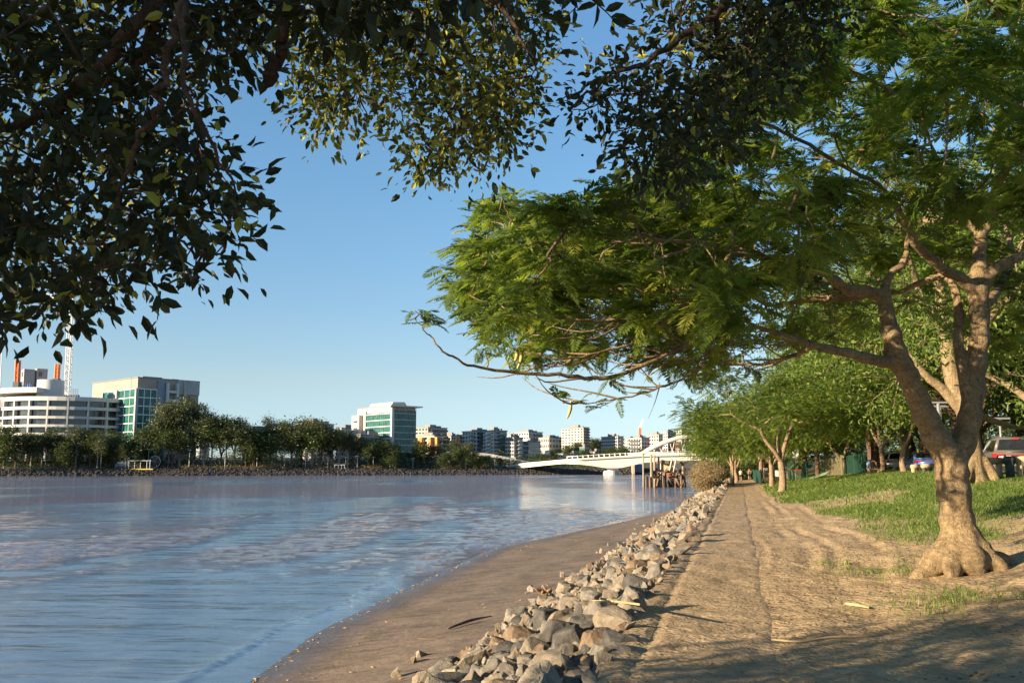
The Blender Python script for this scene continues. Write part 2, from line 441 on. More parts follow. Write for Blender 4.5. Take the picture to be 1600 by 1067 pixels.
# ------------------------------------------------------------------ river
def rivermat():
    m, nt, b = newmat('muddy_river')
    co = texco(nt)
    big = N(nt, 'Attribute'); big.attribute_name = 'pat'      # slicks and wind patches
    a1 = noise(nt, texco(nt, 'Object', (.5, 2.2, 1), (0, 0, R(-6))), 1.2, 4, .6, .5)
    a2 = noise(nt, texco(nt, 'Object', (.6, 2.4, 1), (0, 0, R(5))), 4.0, 4, .65, .4)
    a3 = noise(nt, texco(nt, 'Object', (1.0, 3.0, 1), (0, 0, R(-5))), .22, 3, .5)
    patch = ramp(nt, big.outputs['Fac'], [(.02, (0.10,) * 3), (.35, (.6,) * 3), (.7, (1.1,) * 3)])
    a4 = noise(nt, texco(nt, 'Object', (.6, 2.4, 1), (0, 0, R(-9))), 10.0, 5, .7, .6)
    a5 = N(nt, 'TexVoronoi'); a5.feature = 'SMOOTH_F1'; a5.inputs['Scale'].default_value = 2.6; nt.links.new(texco(nt, 'Object', (.3, 1.5, 1), (0, 0, R(-5))), a5.inputs['Vector'])
    h = math_(nt, 'ADD', math_(nt, 'MULTIPLY', a1.outputs[0], .75), math_(nt, 'MULTIPLY', a2.outputs[0], .42))
    h = math_(nt, 'ADD', h, math_(nt, 'MULTIPLY', a4.outputs[0], .16))
    h = math_(nt, 'ADD', h, math_(nt, 'MULTIPLY', a5.outputs['Distance'], .16))
    h = math_(nt, 'MULTIPLY', h, patch.outputs[0])
    h = math_(nt, 'ADD', h, math_(nt, 'MULTIPLY', a3.outputs[0], .8))
    nt.links.new(bump(nt, h, 1.0, .30), b.inputs['Normal'])
    mud_sky = mixc(nt, patch.outputs[0], (.12, .20, .29), (.155, .15, .185))  # blue end of the water colour stands in for reflected sky
    nt.links.new(mud_sky, b.inputs['Base Color'])
    b.inputs['Roughness'].default_value = .05; b.inputs['IOR'].default_value = 1.75; b.inputs['Specular IOR Level'].default_value = .5
    return m
M['river'] = rivermat()
rs = np.concatenate([-np.geomspace(7000, 300, 12), np.arange(-290, -80, 2.5), np.arange(-79, -30, .4), np.arange(-29.8, -14, .16), np.arange(-14, -4.0, .09)])
Lg, Sg = np.meshgrid(LA, rs, indexing='ij')
sw = s_water(Lg)
dist = sw - Sg
near = np.clip(1 - Lg / 75, 0, 1)
off = .75 + .35 * fbm(Lg * .12, Lg * 0, 71, 2)
wob = (fbm(Lg * .18, Lg * 0 + 9, 72, 3) - .5) * .9
k = (dist - off - wob) / .11
k2 = (dist - 2.3 - 1.8 * wob) / .4
z = near * (.05 * np.exp(-np.where(k < 0, k * k * 2.2, k * k * .25)) * (.35 + fbm(Lg * .25, Lg * 0, 74, 2)) + .03 * np.exp(-k2 * k2) * fbm(Lg * .3, Sg * .1, 75, 2))
z = z + near * .02 * (fbm(Lg * .9, Sg * 1.6, 73, 3) - .5) * np.clip(dist, 0, 1)
pat = np.clip((fbm(Lg * .03 + .05 * Sg, Sg * .055 - Lg * .012, 171, 4) - .34) * 4.2, 0, 1)
# two long calm slicks drifting down the river
_X, _Y = xy(Lg, Sg)
for _pl, _w in (([(-60, 905), (150, 882), (350, 850), (480, 812), (575, 786), (640, 778)], .075), ([(330, 905), (480, 880), (620, 845), (720, 812), (830, 790)], .055), ([(-80, 1000), (120, 985), (260, 960)], .035)):
    _p = np.array([tuple(G(a, b, WL_Z))[:2] for a, b in _pl]); _d = np.full(Lg.shape, 1e9)
    for _a, _b in zip(_p[:-1], _p[1:]):
        _v = _b - _a; _t = np.clip(((_X - _a[0]) * _v[0] + (_Y - _a[1]) * _v[1]) / (_v @ _v), 0, 1)
        _d = np.minimum(_d, np.hypot(_X - _a[0] - _t * _v[0], _Y - _a[1] - _t * _v[1]))
    _n = fbm(_X * .12, _Y * .2, 401, 4)
    pat = pat * np.clip(_d / (_w * np.maximum(_Y, 5)) * 1.6 - 1.4 + 2.2 * _n, 0, 1)
cho = np.clip(1.25 - Lg / 130, 0, 1) * np.clip(dist / 1.5, 0, 1) * np.clip(1 - (-Sg - 45) / 30, 0, 1)
for (wl_, al, ac, am) in ((2.6, .35, .9, .045), (1.1, 1.0, 2.0, .030), (.55, 2.0, 3.6, .014)):
    X, Y = xy(Lg, Sg); z = z + cho * (.12 + 1.05 * pat) * am * 2.3 * (np.abs(fbm(X * al * .7 + .1 * Y, Y * ac - .12 * X, int(wl_ * 100), 2) - .5) * -2 + .25)
X, Y = xy(Lg, Sg)
V = np.stack([X, Y, WL_Z + z], -1).reshape(-1, 3)
nl, ns_ = Lg.shape; i = np.arange(nl - 1)[:, None] * ns_; j = np.arange(ns_ - 1)[None, :]
F = np.stack([i + j, i + j + 1, i + ns_ + j + 1, i + ns_ + j], -1).reshape(-1, 4)
me = _mesh('river_water', V, F, np.zeros((0, 3), np.int64), True, {'pat': pat.ravel()}, [M['river']])
if me.polygons[0].normal.z < 0: me.flip_normals()
tag(link('river_water', me), kind='structure')

# ------------------------------------------------------------------ foliage generators
def unit(v): return v / np.maximum(np.linalg.norm(v, axis=-1, keepdims=True), 1e-9)
def fronds(mb, base, d, L, rng, J=11, pw=.016, pl=.32, droop=.35):
    """feathery twice-divided leaves: J pairs of narrow pinnae on a drooping stalk"""
    n = len(base); d = unit(d); up = np.array([0, 0, 1.0])
    side = unit(np.cross(d, up) + rng.normal(0, .25, (n, 3)))
    nrm = unit(np.cross(side, d))
    t = np.linspace(.16, 1, J)[None, :, None]
    L_ = L[:, None, None]
    dr = (droop * (0.6 + .8 * rng.random(n)))[:, None, None]
    p = base[:, None, :] + d[:, None, :] * L_ * (t - .12 * t ** 2) - up * L_ * dr * t ** 2
    tan = unit(d[:, None, :] - up * 2 * dr * t)
    rn = np.clip(rng.normal(.45, .22, n) , 0, 1)
    for sg in (-1, 1):
        q = unit(sg * side[:, None, :] + tan * (.25 + .8 * t) - up * .25 + nrm[:, None, :] * .0 + rng.normal(0, .08, (n, J, 3)))
        le = L_ * pl * np.sin(np.pi * (.22 + .66 * t)) * (.85 + .3 * rng.random((n, J, 1)))
        w = tan * pw * (L_ / .4)
        a = p; b1 = p + q * le * .5 + w; c = p + q * le; b2 = p + q * le * .5 - w
        Vv = np.stack([a, b1, c, b2], 2).reshape(-1, 3)
        m = n * J
        mb.add(Vv, np.arange(m * 4).reshape(-1, 4), None, np.repeat(rn, J * 4))
    # stalk
    w = side[:, None, :] * .004
    tt = np.array([0, .5, 1.0])[None, :, None]
    ps = base[:, None, :] + d[:, None, :] * L_ * (tt - .12 * tt ** 2) - up * L_ * dr * tt ** 2
    Vv = np.stack([ps - w, ps + w], 2).reshape(n, 6, 3)
    F = (np.arange(n)[:, None, None] * 6 + np.array([[0, 1, 3, 2], [2, 3, 5, 4]])[None]).reshape(-1, 4)
    mb.add(Vv.reshape(-1, 3), F, None, np.repeat(rn, 6))
def broadleaves(mb, base, d, L, rng, wid=.42, fold=.18, bright=.06, mean=.4):
    n = len(base); d = unit(d); side = unit(np.cross(d, unit(rng.normal(0, 1, (n, 3)) + np.array([0, 0, .8]))))
    nrm = np.cross(side, d); L_ = L[:, None]
    W = side * (L * wid * .5)[:, None]; f = nrm * (L * fold * .5)[:, None]; curl = -nrm * L_ * .12
    a = base; tip = base + d * L_ + curl
    l1 = base + d * L_ * .28 + W * .85 + f; l2 = base + d * L_ * .66 + W * .82 + f * .8 + curl * .3
    r1 = base + d * L_ * .28 - W * .85 + f; r2 = base + d * L_ * .66 - W * .82 + f * .8 + curl * .3
    mid = base + d * L_ * .5 + curl * .1
    Vv = np.stack([a, l1, l2, tip, r2, r1, mid], 1).reshape(-1, 3)
    k = np.arange(n)[:, None] * 7
    F4 = np.concatenate([k + np.array([[0, 1, 2, 6]]), k + np.array([[0, 6, 4, 5]])]); F3 = np.concatenate([k + np.array([[6, 2, 3]]), k + np.array([[6, 3, 4]])])
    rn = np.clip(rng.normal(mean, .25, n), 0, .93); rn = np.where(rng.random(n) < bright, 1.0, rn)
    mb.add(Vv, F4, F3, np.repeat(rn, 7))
def chips(mb, base, L, rng, flat=.4, mean=.45, aspect=.45):
    """small leaf tufts of a far crown"""
    n = len(base); d = rng.normal(0, 1, (n, 3)); d[:, 2] *= flat; d = unit(d)
    side = unit(np.cross(d, unit(rng.normal(0, 1, (n, 3)) * .8 + np.array([0, 0, 1.0])))); L_ = L[:, None]
    Vv = np.stack([base - d * L_ * .5, base + side * L_ * aspect * .5, base + d * L_ * .5, base - side * L_ * aspect * .5], 1).reshape(-1, 3)
    mb.add(Vv, np.arange(n * 4).reshape(-1, 4), None, np.repeat(np.clip(rng.normal(mean, .25, n), 0, 1), 4))

def curve(pts, rad, n=6):
    """Catmull-Rom through the points"""
    p = np.array([tuple(q) for q in pts], float); r = np.array(rad, float)
    p = np.vstack([2 * p[0] - p[1], p, 2 * p[-1] - p[-2]]); o = []; ro = []
    for i in range(1, len(p) - 2):
        for t in np.linspace(0, 1, n, endpoint=False):
            o.append(.5 * ((2 * p[i]) + (-p[i - 1] + p[i + 1]) * t + (2 * p[i - 1] - 5 * p[i] + 4 * p[i + 1] - p[i + 2]) * t * t + (-p[i - 1] + 3 * p[i] - 3 * p[i + 1] + p[i + 2]) * t ** 3))
            ro.append(r[i - 1] * (1 - t) + r[i] * t)
    o.append(p[-2]); ro.append(r[-1])
    return np.array(o), np.array(ro)

def grow(rng, h_fork, r0, n_limb, reach, top, levels=4, lean=(0, 0), spread=.8, wig=.16, flat=1.0):
    """a branching skeleton; returns tubes [(pts, radii)] and tip points"""
    tubes = []; tips = []
    base = np.array([0, 0, -.25]); fork = np.array([lean[0], lean[1], h_fork])
    mid = (base + fork) / 2 + rng.normal(0, .05 * h_fork, 3) * [1, 1, 0]
    tubes.append(curve([base, base * .6 + mid * .4, mid, fork], [r0 * 1.5, r0 * 1.1, r0 * .95, r0 * .85], 4))
    def br(p, d, ln, r, lv):
        pts = [p]; q = p; dd = d
        for k in range(3):
            dd = unit(dd + rng.normal(0, wig, 3) + np.array([0, 0, .10 if lv > 2 else -.03]))
            q = q + dd * ln / 3; pts.append(q)
        r1 = r * .66
        tubes.append(curve(pts, np.linspace(r, r1, 4), 2))
        if lv <= 0: tips.append(q); return
        if lv <= 2: tips.append((pts[1] + pts[2]) / 2)
        k = 2 + (rng.random() < .45)
        a0 = rng.random() * 6.28
        for c in range(k):
            ax = unit(np.cross(dd, [math.cos(a0), math.sin(a0), .3]))
            ph = a0 + c * 6.28 / k
            off = unit(np.cross(dd, ax)) * math.cos(ph) + ax * math.sin(ph)
            nd = unit(dd + off * spread * (.7 + .5 * rng.random())); nd[2] = nd[2] * flat + (.05 if flat < 1 else 0); nd = unit(nd)
            br(q, nd, ln * (.68 + .22 * rng.random()), r1 * .82, lv - 1)
    tot = sum(.78 ** k for k in range(levels + 1))
    for c in range(n_limb):
        a = c * 6.28 / n_limb + rng.normal(0, .35)
        el = math.atan2(top - h_fork, reach) * (1 + .2 * rng.normal())
        d = np.array([math.cos(a) * math.cos(el), math.sin(a) * math.cos(el), math.sin(el)])
        br(fork, unit(d + [0, 0, .25]), math.hypot(reach, top - h_fork) / tot, r0 * .62, levels)
    return tubes, np.array(tips)
def tree_meshes(seed, kind, h_fork, r0, n_limb, reach, top, levels, nleaf, clump, leafL, matleaf, matbark, spread=.8, lean=(0, 0), flat=1.0, fine=False, wig=.16, zsq=.7):
    rng = np.random.default_rng(seed)
    tubes, tips = grow(rng, h_fork, r0, n_limb, reach, top, levels, lean, spread, wig, flat)
    tb = MB()
    for p, r in tubes: tb.tube(p, r, 7 if r[0] > .04 else 4, False)
    me_t = tb.mesh('trunk', M[matbark], True)
    cr = MB()
    per = max(1, nleaf // len(tips))
    # leave some tips thin so that sky shows through, and give each clump its own density
    dens = np.clip(rng.gamma(2.2, .5, len(tips)), .1, 2.6)
    idx = np.repeat(np.arange(len(tips)), np.maximum(1, (per * dens).astype(int)))
    c = tips[idx] + rng.normal(0, clump, (len(idx), 3)) * [1, 1, zsq] + [0, 0, clump * .3]
    if kind == 'frond':
        out = unit((c - tips[idx]) + rng.normal(0, .2, c.shape)); out[:, 2] = out[:, 2] * .4 + .1
        fronds(cr, c, out, leafL * (.7 + .6 * rng.random(len(c))), rng, J=5 if not fine else 9, pw=.05 if not fine else .025, pl=.36)
    elif kind == 'broad': broadleaves(cr, c, rng.normal(0, 1, c.shape), leafL * (.7 + .6 * rng.random(len(c))), rng)
    else: chips(cr, c, leafL * (.6 + .8 * rng.random(len(c))), rng)
    me_c = cr.mesh('crown', M[matleaf])
    return me_t, me_c
def place_tree(meshes, name, loc, label, cat='tree', group=None, rz=0, sc=(1, 1, 1)):
    r = empty(name, loc, label, cat, group, rz); r.scale = sc
    link('trunk', meshes[0], r); link('crown', meshes[1], r)
    return r

# ------------------------------------------------------------------ rocks of the revetment
def rockmat(name, a, b_, c_):
    m, nt, b = newmat(name)
    co = texco(nt)
    n1 = noise(nt, co, 2.2, 6, .7, .3); n2 = noise(nt, co, 9, 6, .75); n3 = noise(nt, co, 45, 4, .7)
    c = ramp(nt, n1.outputs[0], [(.3, a), (.52, b_), (.72, c_)]).outputs[0]
    c = mixc(nt, .6, c, ramp(nt, n2.outputs[0], [(.35, (.5, .5, .52)), (.65, (1.2, 1.18, 1.12))]).outputs[0], 'MULTIPLY')
    nt.links.new(c, b.inputs['Base Color']); b.inputs['Roughness'].default_value = .9; b.inputs['Specular IOR Level'].default_value = .2
    h = math_(nt, 'ADD', n2.outputs[0], math_(nt, 'MULTIPLY', n3.outputs[0], .35))
    nt.links.new(bump(nt, h, .7, .06), b.inputs['Normal'])
    return m
RM = [('grey', rockmat('grey_stone', (.15, .138, .115), (.235, .215, .18), (.31, .285, .235))),
      ('tan', rockmat('tan_stone', (.20, .165, .12), (.29, .245, .185), (.37, .315, .235))),
      ('dark grey', rockmat('dark_stone', (.06, .058, .052), (.11, .105, .095), (.17, .16, .14))),
      ('cream', rockmat('cream_stone', (.25, .215, .16), (.37, .325, .25), (.46, .41, .32))),
      ('rusty brown', rockmat('rusty_stone', (.15, .105, .07), (.23, .17, .115), (.30, .25, .18)))]
def rock_mesh(seed, mat, shape):
    rng = np.random.default_rng(seed)
    bm = bmesh.new()
    k = {'blocky': 16, 'slab-like': 15, 'pointed': 12, 'rounded': 30}[shape]
    pts = unit(rng.normal(0, 1, (k, 3))) * (.8 + .3 * rng.random((k, 1)))
    if shape == 'blocky': pts = np.sign(pts) * np.abs(pts) ** .55
    sc = {'blocky': (.5, .42, .38), 'slab-like': (.62, .45, .22), 'pointed': (.42, .38, .52), 'rounded': (.5, .42, .36)}[shape]
    for p in pts: bm.verts.new(p * np.array(sc))
    r = bmesh.ops.convex_hull(bm, input=bm.verts)
    bmesh.ops.delete(bm, geom=[g for g in r['geom_interior'] if isinstance(g, bmesh.types.BMVert)], context='VERTS')
    bmesh.ops.dissolve_limit(bm, angle_limit=R(14), verts=bm.verts, edges=bm.edges)
    bmesh.ops.bevel(bm, geom=list(bm.edges), offset=.022, segments=1, affect='EDGES', clamp_overlap=True)
    bmesh.ops.triangulate(bm, faces=bm.faces)
    for _ in range(2):
        bmesh.ops.subdivide_edges(bm, edges=[e for e in bm.edges if e.calc_length() > .1], cuts=1)
        bmesh.ops.triangulate(bm, faces=bm.faces)
    for v in bm.verts:
        c = v.co; n = fbm(c.x * 5 + seed, c.y * 5 + c.z * 4.1, seed, 3) - .5
        v.co += c.normalized() * float(n) * .10
    me = bpy.data.meshes.new('rock'); bm.to_mesh(me); bm.free(); me.materials.append(mat)
    me.polygons.foreach_set('use_smooth', np.zeros(len(me.polygons), bool)); me.update()
    return me
SH = ['blocky', 'slab-like', 'pointed', 'rounded']
ROCKS = []
for ci, (cn, cm) in enumerate(RM):
    for si, sh in enumerate(SH): ROCKS.append((cn, sh, rock_mesh(100 + ci * 10 + si, cm, sh)))
rng = np.random.default_rng(5)
cand = []
l = 6.5
# dart throwing with a minimum distance that shrinks with size
placed = []
cell = {}
for it in range(9000):
    u = rng.random(); l = 6.6 * (150 / 6.6) ** u; s = -1.38 - 2.75 * rng.random() ** .85
    size = float(np.clip(rng.lognormal(math.log(.42), .33), .2, .72))
    if l > 70: size *= 1.5
    if s < -3.3: size *= .72
    kk = (int(l // 1.2), int(s // 1.2)); ok = True
    for a in (-1, 0, 1):
        for b in (-1, 0, 1):
            for q in cell.get((kk[0] + a, kk[1] + b), ()):
                if (q[0] - l) ** 2 + (q[1] - s) ** 2 < (.33 * (q[2] + size)) ** 2: ok = False; break
            if not ok: break
        if not ok: break
    if ok: cell.setdefault(kk, []).append((l, s, size)); placed.append((l, s, size))
placed.sort(key=lambda q: -q[2] / q[0])
def rock_place(l, s, size):
    x, y = xy(l, s); z = gz(x, y) + size * .08 - (.03 if s > -1.9 else 0)
    return (x, y, z)
NEARN = 285
for i, (l, s, size) in enumerate(placed[:NEARN]):
    w = [.36, .24, .16, .13, .11]; ci = int(rng.choice(5, p=w)); si = int(rng.integers(0, 4)); cn, sh, me = ROCKS[ci * 4 + si]
    o = link('boulder', me, None, rock_place(l, s, size)); o.rotation_euler = (rng.uniform(-.5, .5), rng.uniform(-.5, .5), rng.uniform(0, 6.28))
    k = size * 1.12; o.scale = (k * rng.uniform(.85, 1.15), k * rng.uniform(.85, 1.15), k * rng.uniform(.85, 1.15))
    sz = 'large' if size > .62 else 'mid-sized' if size > .36 else 'small'
    where = 'against the path' if s > -1.9 else 'on the upper bank' if s > -2.6 else 'on the lower bank' if s > -3.4 else 'edging the sand'
    zone = 'close to the camera' if l < 10.5 else 'opposite the leaning tree' if l < 18 else 'just past the leaning tree' if l < 30 else 'halfway along the rocks' if l < 55 else 'near the brown bush'
    tag(o, f'{sz} {cn} {sh} boulder {where}, {zone}', 'boulder', 'boulders of the rock bank beside the path')
# rubble between and beyond them
mb = MB()
base_arr = []
for cn, sh, me in ROCKS[:4]:
    v = np.zeros(len(me.vertices) * 3, np.float32); me.vertices.foreach_get('co', v); me.calc_loop_triangles()
    t = np.zeros(len(me.loop_triangles) * 3, np.int32); me.loop_triangles.foreach_get('vertices', t); base_arr.append((v.reshape(-1, 3), t.reshape(-1, 3)))
def simple_rock(seed):
    r2 = np.random.default_rng(seed); bm = bmesh.new()
    for p in np.sign(q0 := unit(r2.normal(0, 1, (9, 3)))) * np.abs(q0) ** .7 * [.52, .42, .36]: bm.verts.new(p)
    r = bmesh.ops.convex_hull(bm, input=bm.verts)
    bmesh.ops.triangulate(bm, faces=bm.faces); bm.verts.ensure_lookup_table()
    V = np.array([tuple(v.co) for v in bm.verts]); F = np.array([[v.index for v in f.verts] for f in bm.faces]); bm.free(); return V, F
LOW = [simple_rock(700 + i) for i in range(8)]
def rotm(a, b, c): return np.array(Matrix.Rotation(a, 3, 'X') @ Matrix.Rotation(b, 3, 'Y') @ Matrix.Rotation(c, 3, 'Z'))
mbs = [MB() for _ in range(3)]
def put(mbx, V, F, loc, size):
    Q = V @ rotm(*rng.uniform(0, 6.28, 3)).T * size + np.array(loc); mbx.add(Q, None, F)
for q in placed[NEARN:]:
    V, F = LOW[rng.integers(0, 8)]; put(mbs[rng.integers(0, 3)], V, F, rock_place(*q), q[2] * 1.15)
for i in range(2400):
    l = 6.5 * (60 / 6.5) ** rng.random(); s = -1.35 - 3.0 * rng.random() ** .9
    if rng.random() < .05: s = -1.25 - 3.9 * rng.random()
    size = rng.uniform(.05, .2) * (1 + l / 50)
    x, y = xy(l, s); V, F = LOW[rng.integers(0, 8)]; put(mbs[rng.integers(0, 3)], V, F, (x, y, gz(x, y) + size * .12), size)
for k, mbx in enumerate(mbs):
    tag(mbx.build('rubble', RM[[0, 1, 4][k]][1]), ['small grey rubble filling the gaps of the bank', 'small tan rubble filling the gaps of the bank', 'small rusty rubble filling the gaps of the bank'][k], 'rubble', kind='stuff')
# brown seaweed-like driftwood stump and sticks
def stick(pts, rad, name, label, cat, mat, n=6):
    p, r = curve(pts, rad, 4); mb = MB().tube(p, r, n); o = mb.mesh(name, mat, True, p[0]); ob = link(name, o, None, tuple(p[0])); return tag(ob, label, cat)
M['wood'] = simple('weathered_wood', (.30, .22, .13), .85, .3, 8, bumpd=.01)
M['wood_dark'] = simple('wet_wood', (.10, .065, .04), .8, .35, 8, bumpd=.01)
M['dead'] = simple('dead_palm', (.42, .31, .16), .8, .2, 6)
def gp(px, py, dz=0.0):
    g = onground(px, py); g.z += dz; return g
stick([gp(1205, 1003, .03), gp(1250, 1006, .03), gp(1300, 1001, .04), gp(1375, 996, .02)], [.012, .014, .012, .006], 'fallen_branch', 'long thin pale stick lying across the sandy ground', 'branch', M['dead'])
stick([gp(1322, 948, .04), gp(1340, 950, .04), gp(1358, 953, .03)], [.02, .022, .01], 'fallen_branch', 'short thick pale stick on the sand below the leaning tree', 'branch', M['dead'])
stick([gp(700, 986, .05), gp(735, 974, .06), gp(768, 966, .05)], [.02, .03, .01], 'driftwood', 'dark wet driftwood stick on the damp sand', 'driftwood', M['wood_dark'])
stick([gp(652, 1000, .03), gp(680, 1001, .03), gp(700, 997, .02)], [.012, .018, .008], 'driftwood', 'thin flat driftwood strip lying low on the sand', 'driftwood', M['wood_dark'])
stick([gp(1000, 985, .3), gp(960, 968, .25), gp(925, 968, .28)], [.014, .018, .01], 'fallen_branch', 'straight pale branch resting across the boulders', 'branch', M['dead'])
mb = MB()
g0 = gp(852, 932)
for k in range(9):
    a = k * .7; p, r = curve([g0 + Vector((0, 0, 0)), g0 + Vector((.12 * math.cos(a), .1 * math.sin(a), .1)), g0 + Vector((.28 * math.cos(a + .3), .2 * math.sin(a + .3), .14 + .12 * random.random()))], [.07, .05, .02], 4); mb.tube(p, r, 6, origin if False else True)
tag(link('tree_stump', mb.mesh('tree_stump', simple('rotten_wood', (.22, .13, .06), .9, .4, 10, bumpd=.02), True, g0), None, g0), 'ragged rusty brown stump washed up where sand meets boulders', 'stump')
# litter of pebbles and seaweed on the beach (uncountable)
mb = MB()
for i in range(380):
    l = 10 * (70 / 10) ** rng.random(); sw0 = float(s_water(np.array([l]))[0])
    s = sw0 + .05 + abs(rng.normal(0, .15)) if rng.random() < .65 else rng.uniform(sw0, -4)
    x, y = xy(l, s); V, F = LOW[rng.integers(0, 8)]; size = rng.uniform(.015, .05) * (1 + l / 60)
    Q = V @ rotm(*rng.uniform(0, 6.28, 3)).T * [size * 1.5, size, size * .5] + np.array((x, y, gz(x, y) + .008)); mb.add(Q, None, F)
tag(mb.build('shore_debris', M['wood']), 'straw coloured debris along the waterline', 'debris', kind='stuff')
mb = MB()
for i in range(3200):
    l = 7.5 * (45 / 7.5) ** rng.random(); s = rng.uniform(-1.2, 7.5)
    if vnoise(np.array([l * .5]), np.array([s * .8]), 3)[0] < .35: continue
    x, y = xy(l, s); V, F = LOW[rng.integers(0, 8)]; size = rng.uniform(.012, .05)
    if s < .3: size *= .6
    Q = V @ rotm(*rng.uniform(0, 6.28, 3)).T * [size * 1.4, size, size * .6] + np.array((x, y, float(ground_z(np.array([l]), np.array([s]))[0]) + .006)); mb.add(Q, None, F)
tag(mb.build('leaf_litter', M['wood_dark']), 'dark bark and leaf scraps scattered over the sand', 'litter', kind='stuff')

# ------------------------------------------------------------------ grass
mb = MB()
r2 = np.random.default_rng(9)
n = 420000
l = 9 * (110 / 9) ** (r2.random(n)); s = 1.2 + 22 * r2.random(n) ** 1.3
keep = (s / l < .62) & (r2.random(n) < grass_mask(l, s) ** .8 * np.clip(.25 + l / 20, 0, 1))
l, s = l[keep], s[keep]; n = len(l)
x, y = xy(l, s); z = ground_z(l, s)
h = (.045 + .06 * r2.random(n)) * np.clip(l / 22, 1, 2.6) * np.where((l < 16), 1.5, 1); w = .006 * np.clip(l / 14, .8, 5)
a = r2.random(n) * 6.28; le = r2.normal(0, .6, (n, 2)) * h[:, None]
B = np.stack([x, y, z - .01], -1); wv = np.stack([np.cos(a) * w, np.sin(a) * w, 0 * a], -1)
mid = B + np.stack([le[:, 0] * .35, le[:, 1] * .35, h * .6], -1); tip = B + np.stack([le[:, 0], le[:, 1], h], -1)
V = np.stack([B - wv, B + wv, mid + wv * .7, mid - wv * .7, tip], 1).reshape(-1, 3)
k = np.arange(n)[:, None] * 5
mb.add(V, k + np.array([[0, 1, 2, 3]]), k + np.array([[3, 2, 4]]), np.repeat(np.clip(r2.normal(.4, .25, n), 0, 1), 5))
tag(mb.build('grass', M['grass']), 'short green lawn grass with bare sandy patches', 'grass', kind='stuff')

# ------------------------------------------------------------------ helpers for crowns seen close
def in_poly(px, py, poly):
    px = np.asarray(px); py = np.asarray(py); c = np.zeros(px.shape, bool); n = len(poly); j = n - 1
    for i in range(n):
        xi, yi = poly[i]; xj, yj = poly[j]
        c ^= ((yi > py) != (yj > py)) & (px < (xj - xi) * (py - yi) / (yj - yi + 1e-12) + xi); j = i
    return c
def cloud(poly, n, y0, y1, rng, zmax=99, zmin=-9, mind=0.0):
    xs = [p[0] for p in poly]; ys = [p[1] for p in poly]; out = []
    while len(out) < n:
        px, py = rng.uniform(min(xs), max(xs)), rng.uniform(min(ys), max(ys))
        if not in_poly(px, py, poly): continue
        q = P(px, py, rng.uniform(y0, y1))
        if q.z > zmax or q.z < zmin: continue
        if mind and any((q - o).length < mind for o in out[-60:]): continue
        out.append(q)
    return np.array([tuple(q) for q in out])
def twigs(mb, nodes, rads, targets, rng, r0=.02, r1=.005, sag=.1, nseg=5, grow_nodes=True):
    """run a twig from the closest node of the skeleton to each target, the closest targets first; returns the outward direction at each"""
    nodes = np.array(nodes, float); pool = [nodes]; allp = nodes
    d0 = np.array([np.min(np.linalg.norm(nodes - t, axis=1)) for t in targets]); order = np.argsort(d0); out = np.zeros_like(targets)
    for i in order:
        t = targets[i]; dd = np.linalg.norm(allp - t, axis=1); j = int(np.argmin(dd)); a = allp[j]; ln = dd[j]
        if ln < .05: out[i] = [0, 0, 1]; continue
        m1 = a * .65 + t * .35 + rng.normal(0, .08 * ln, 3) + [0, 0, sag * ln * .5]; m2 = a * .3 + t * .7 + rng.normal(0, .08 * ln, 3) + [0, 0, sag * ln * .4]
        ra = r0 * min(1, .35 + ln / 2.5); p, r = curve([a, m1, m2, t], [ra, ra * .75, ra * .5, r1], 3)
        mb.tube(p, r, 5, False); allp = np.vstack([allp, p[3::2]]); out[i] = unit(p[-1] - p[-3])
    return out

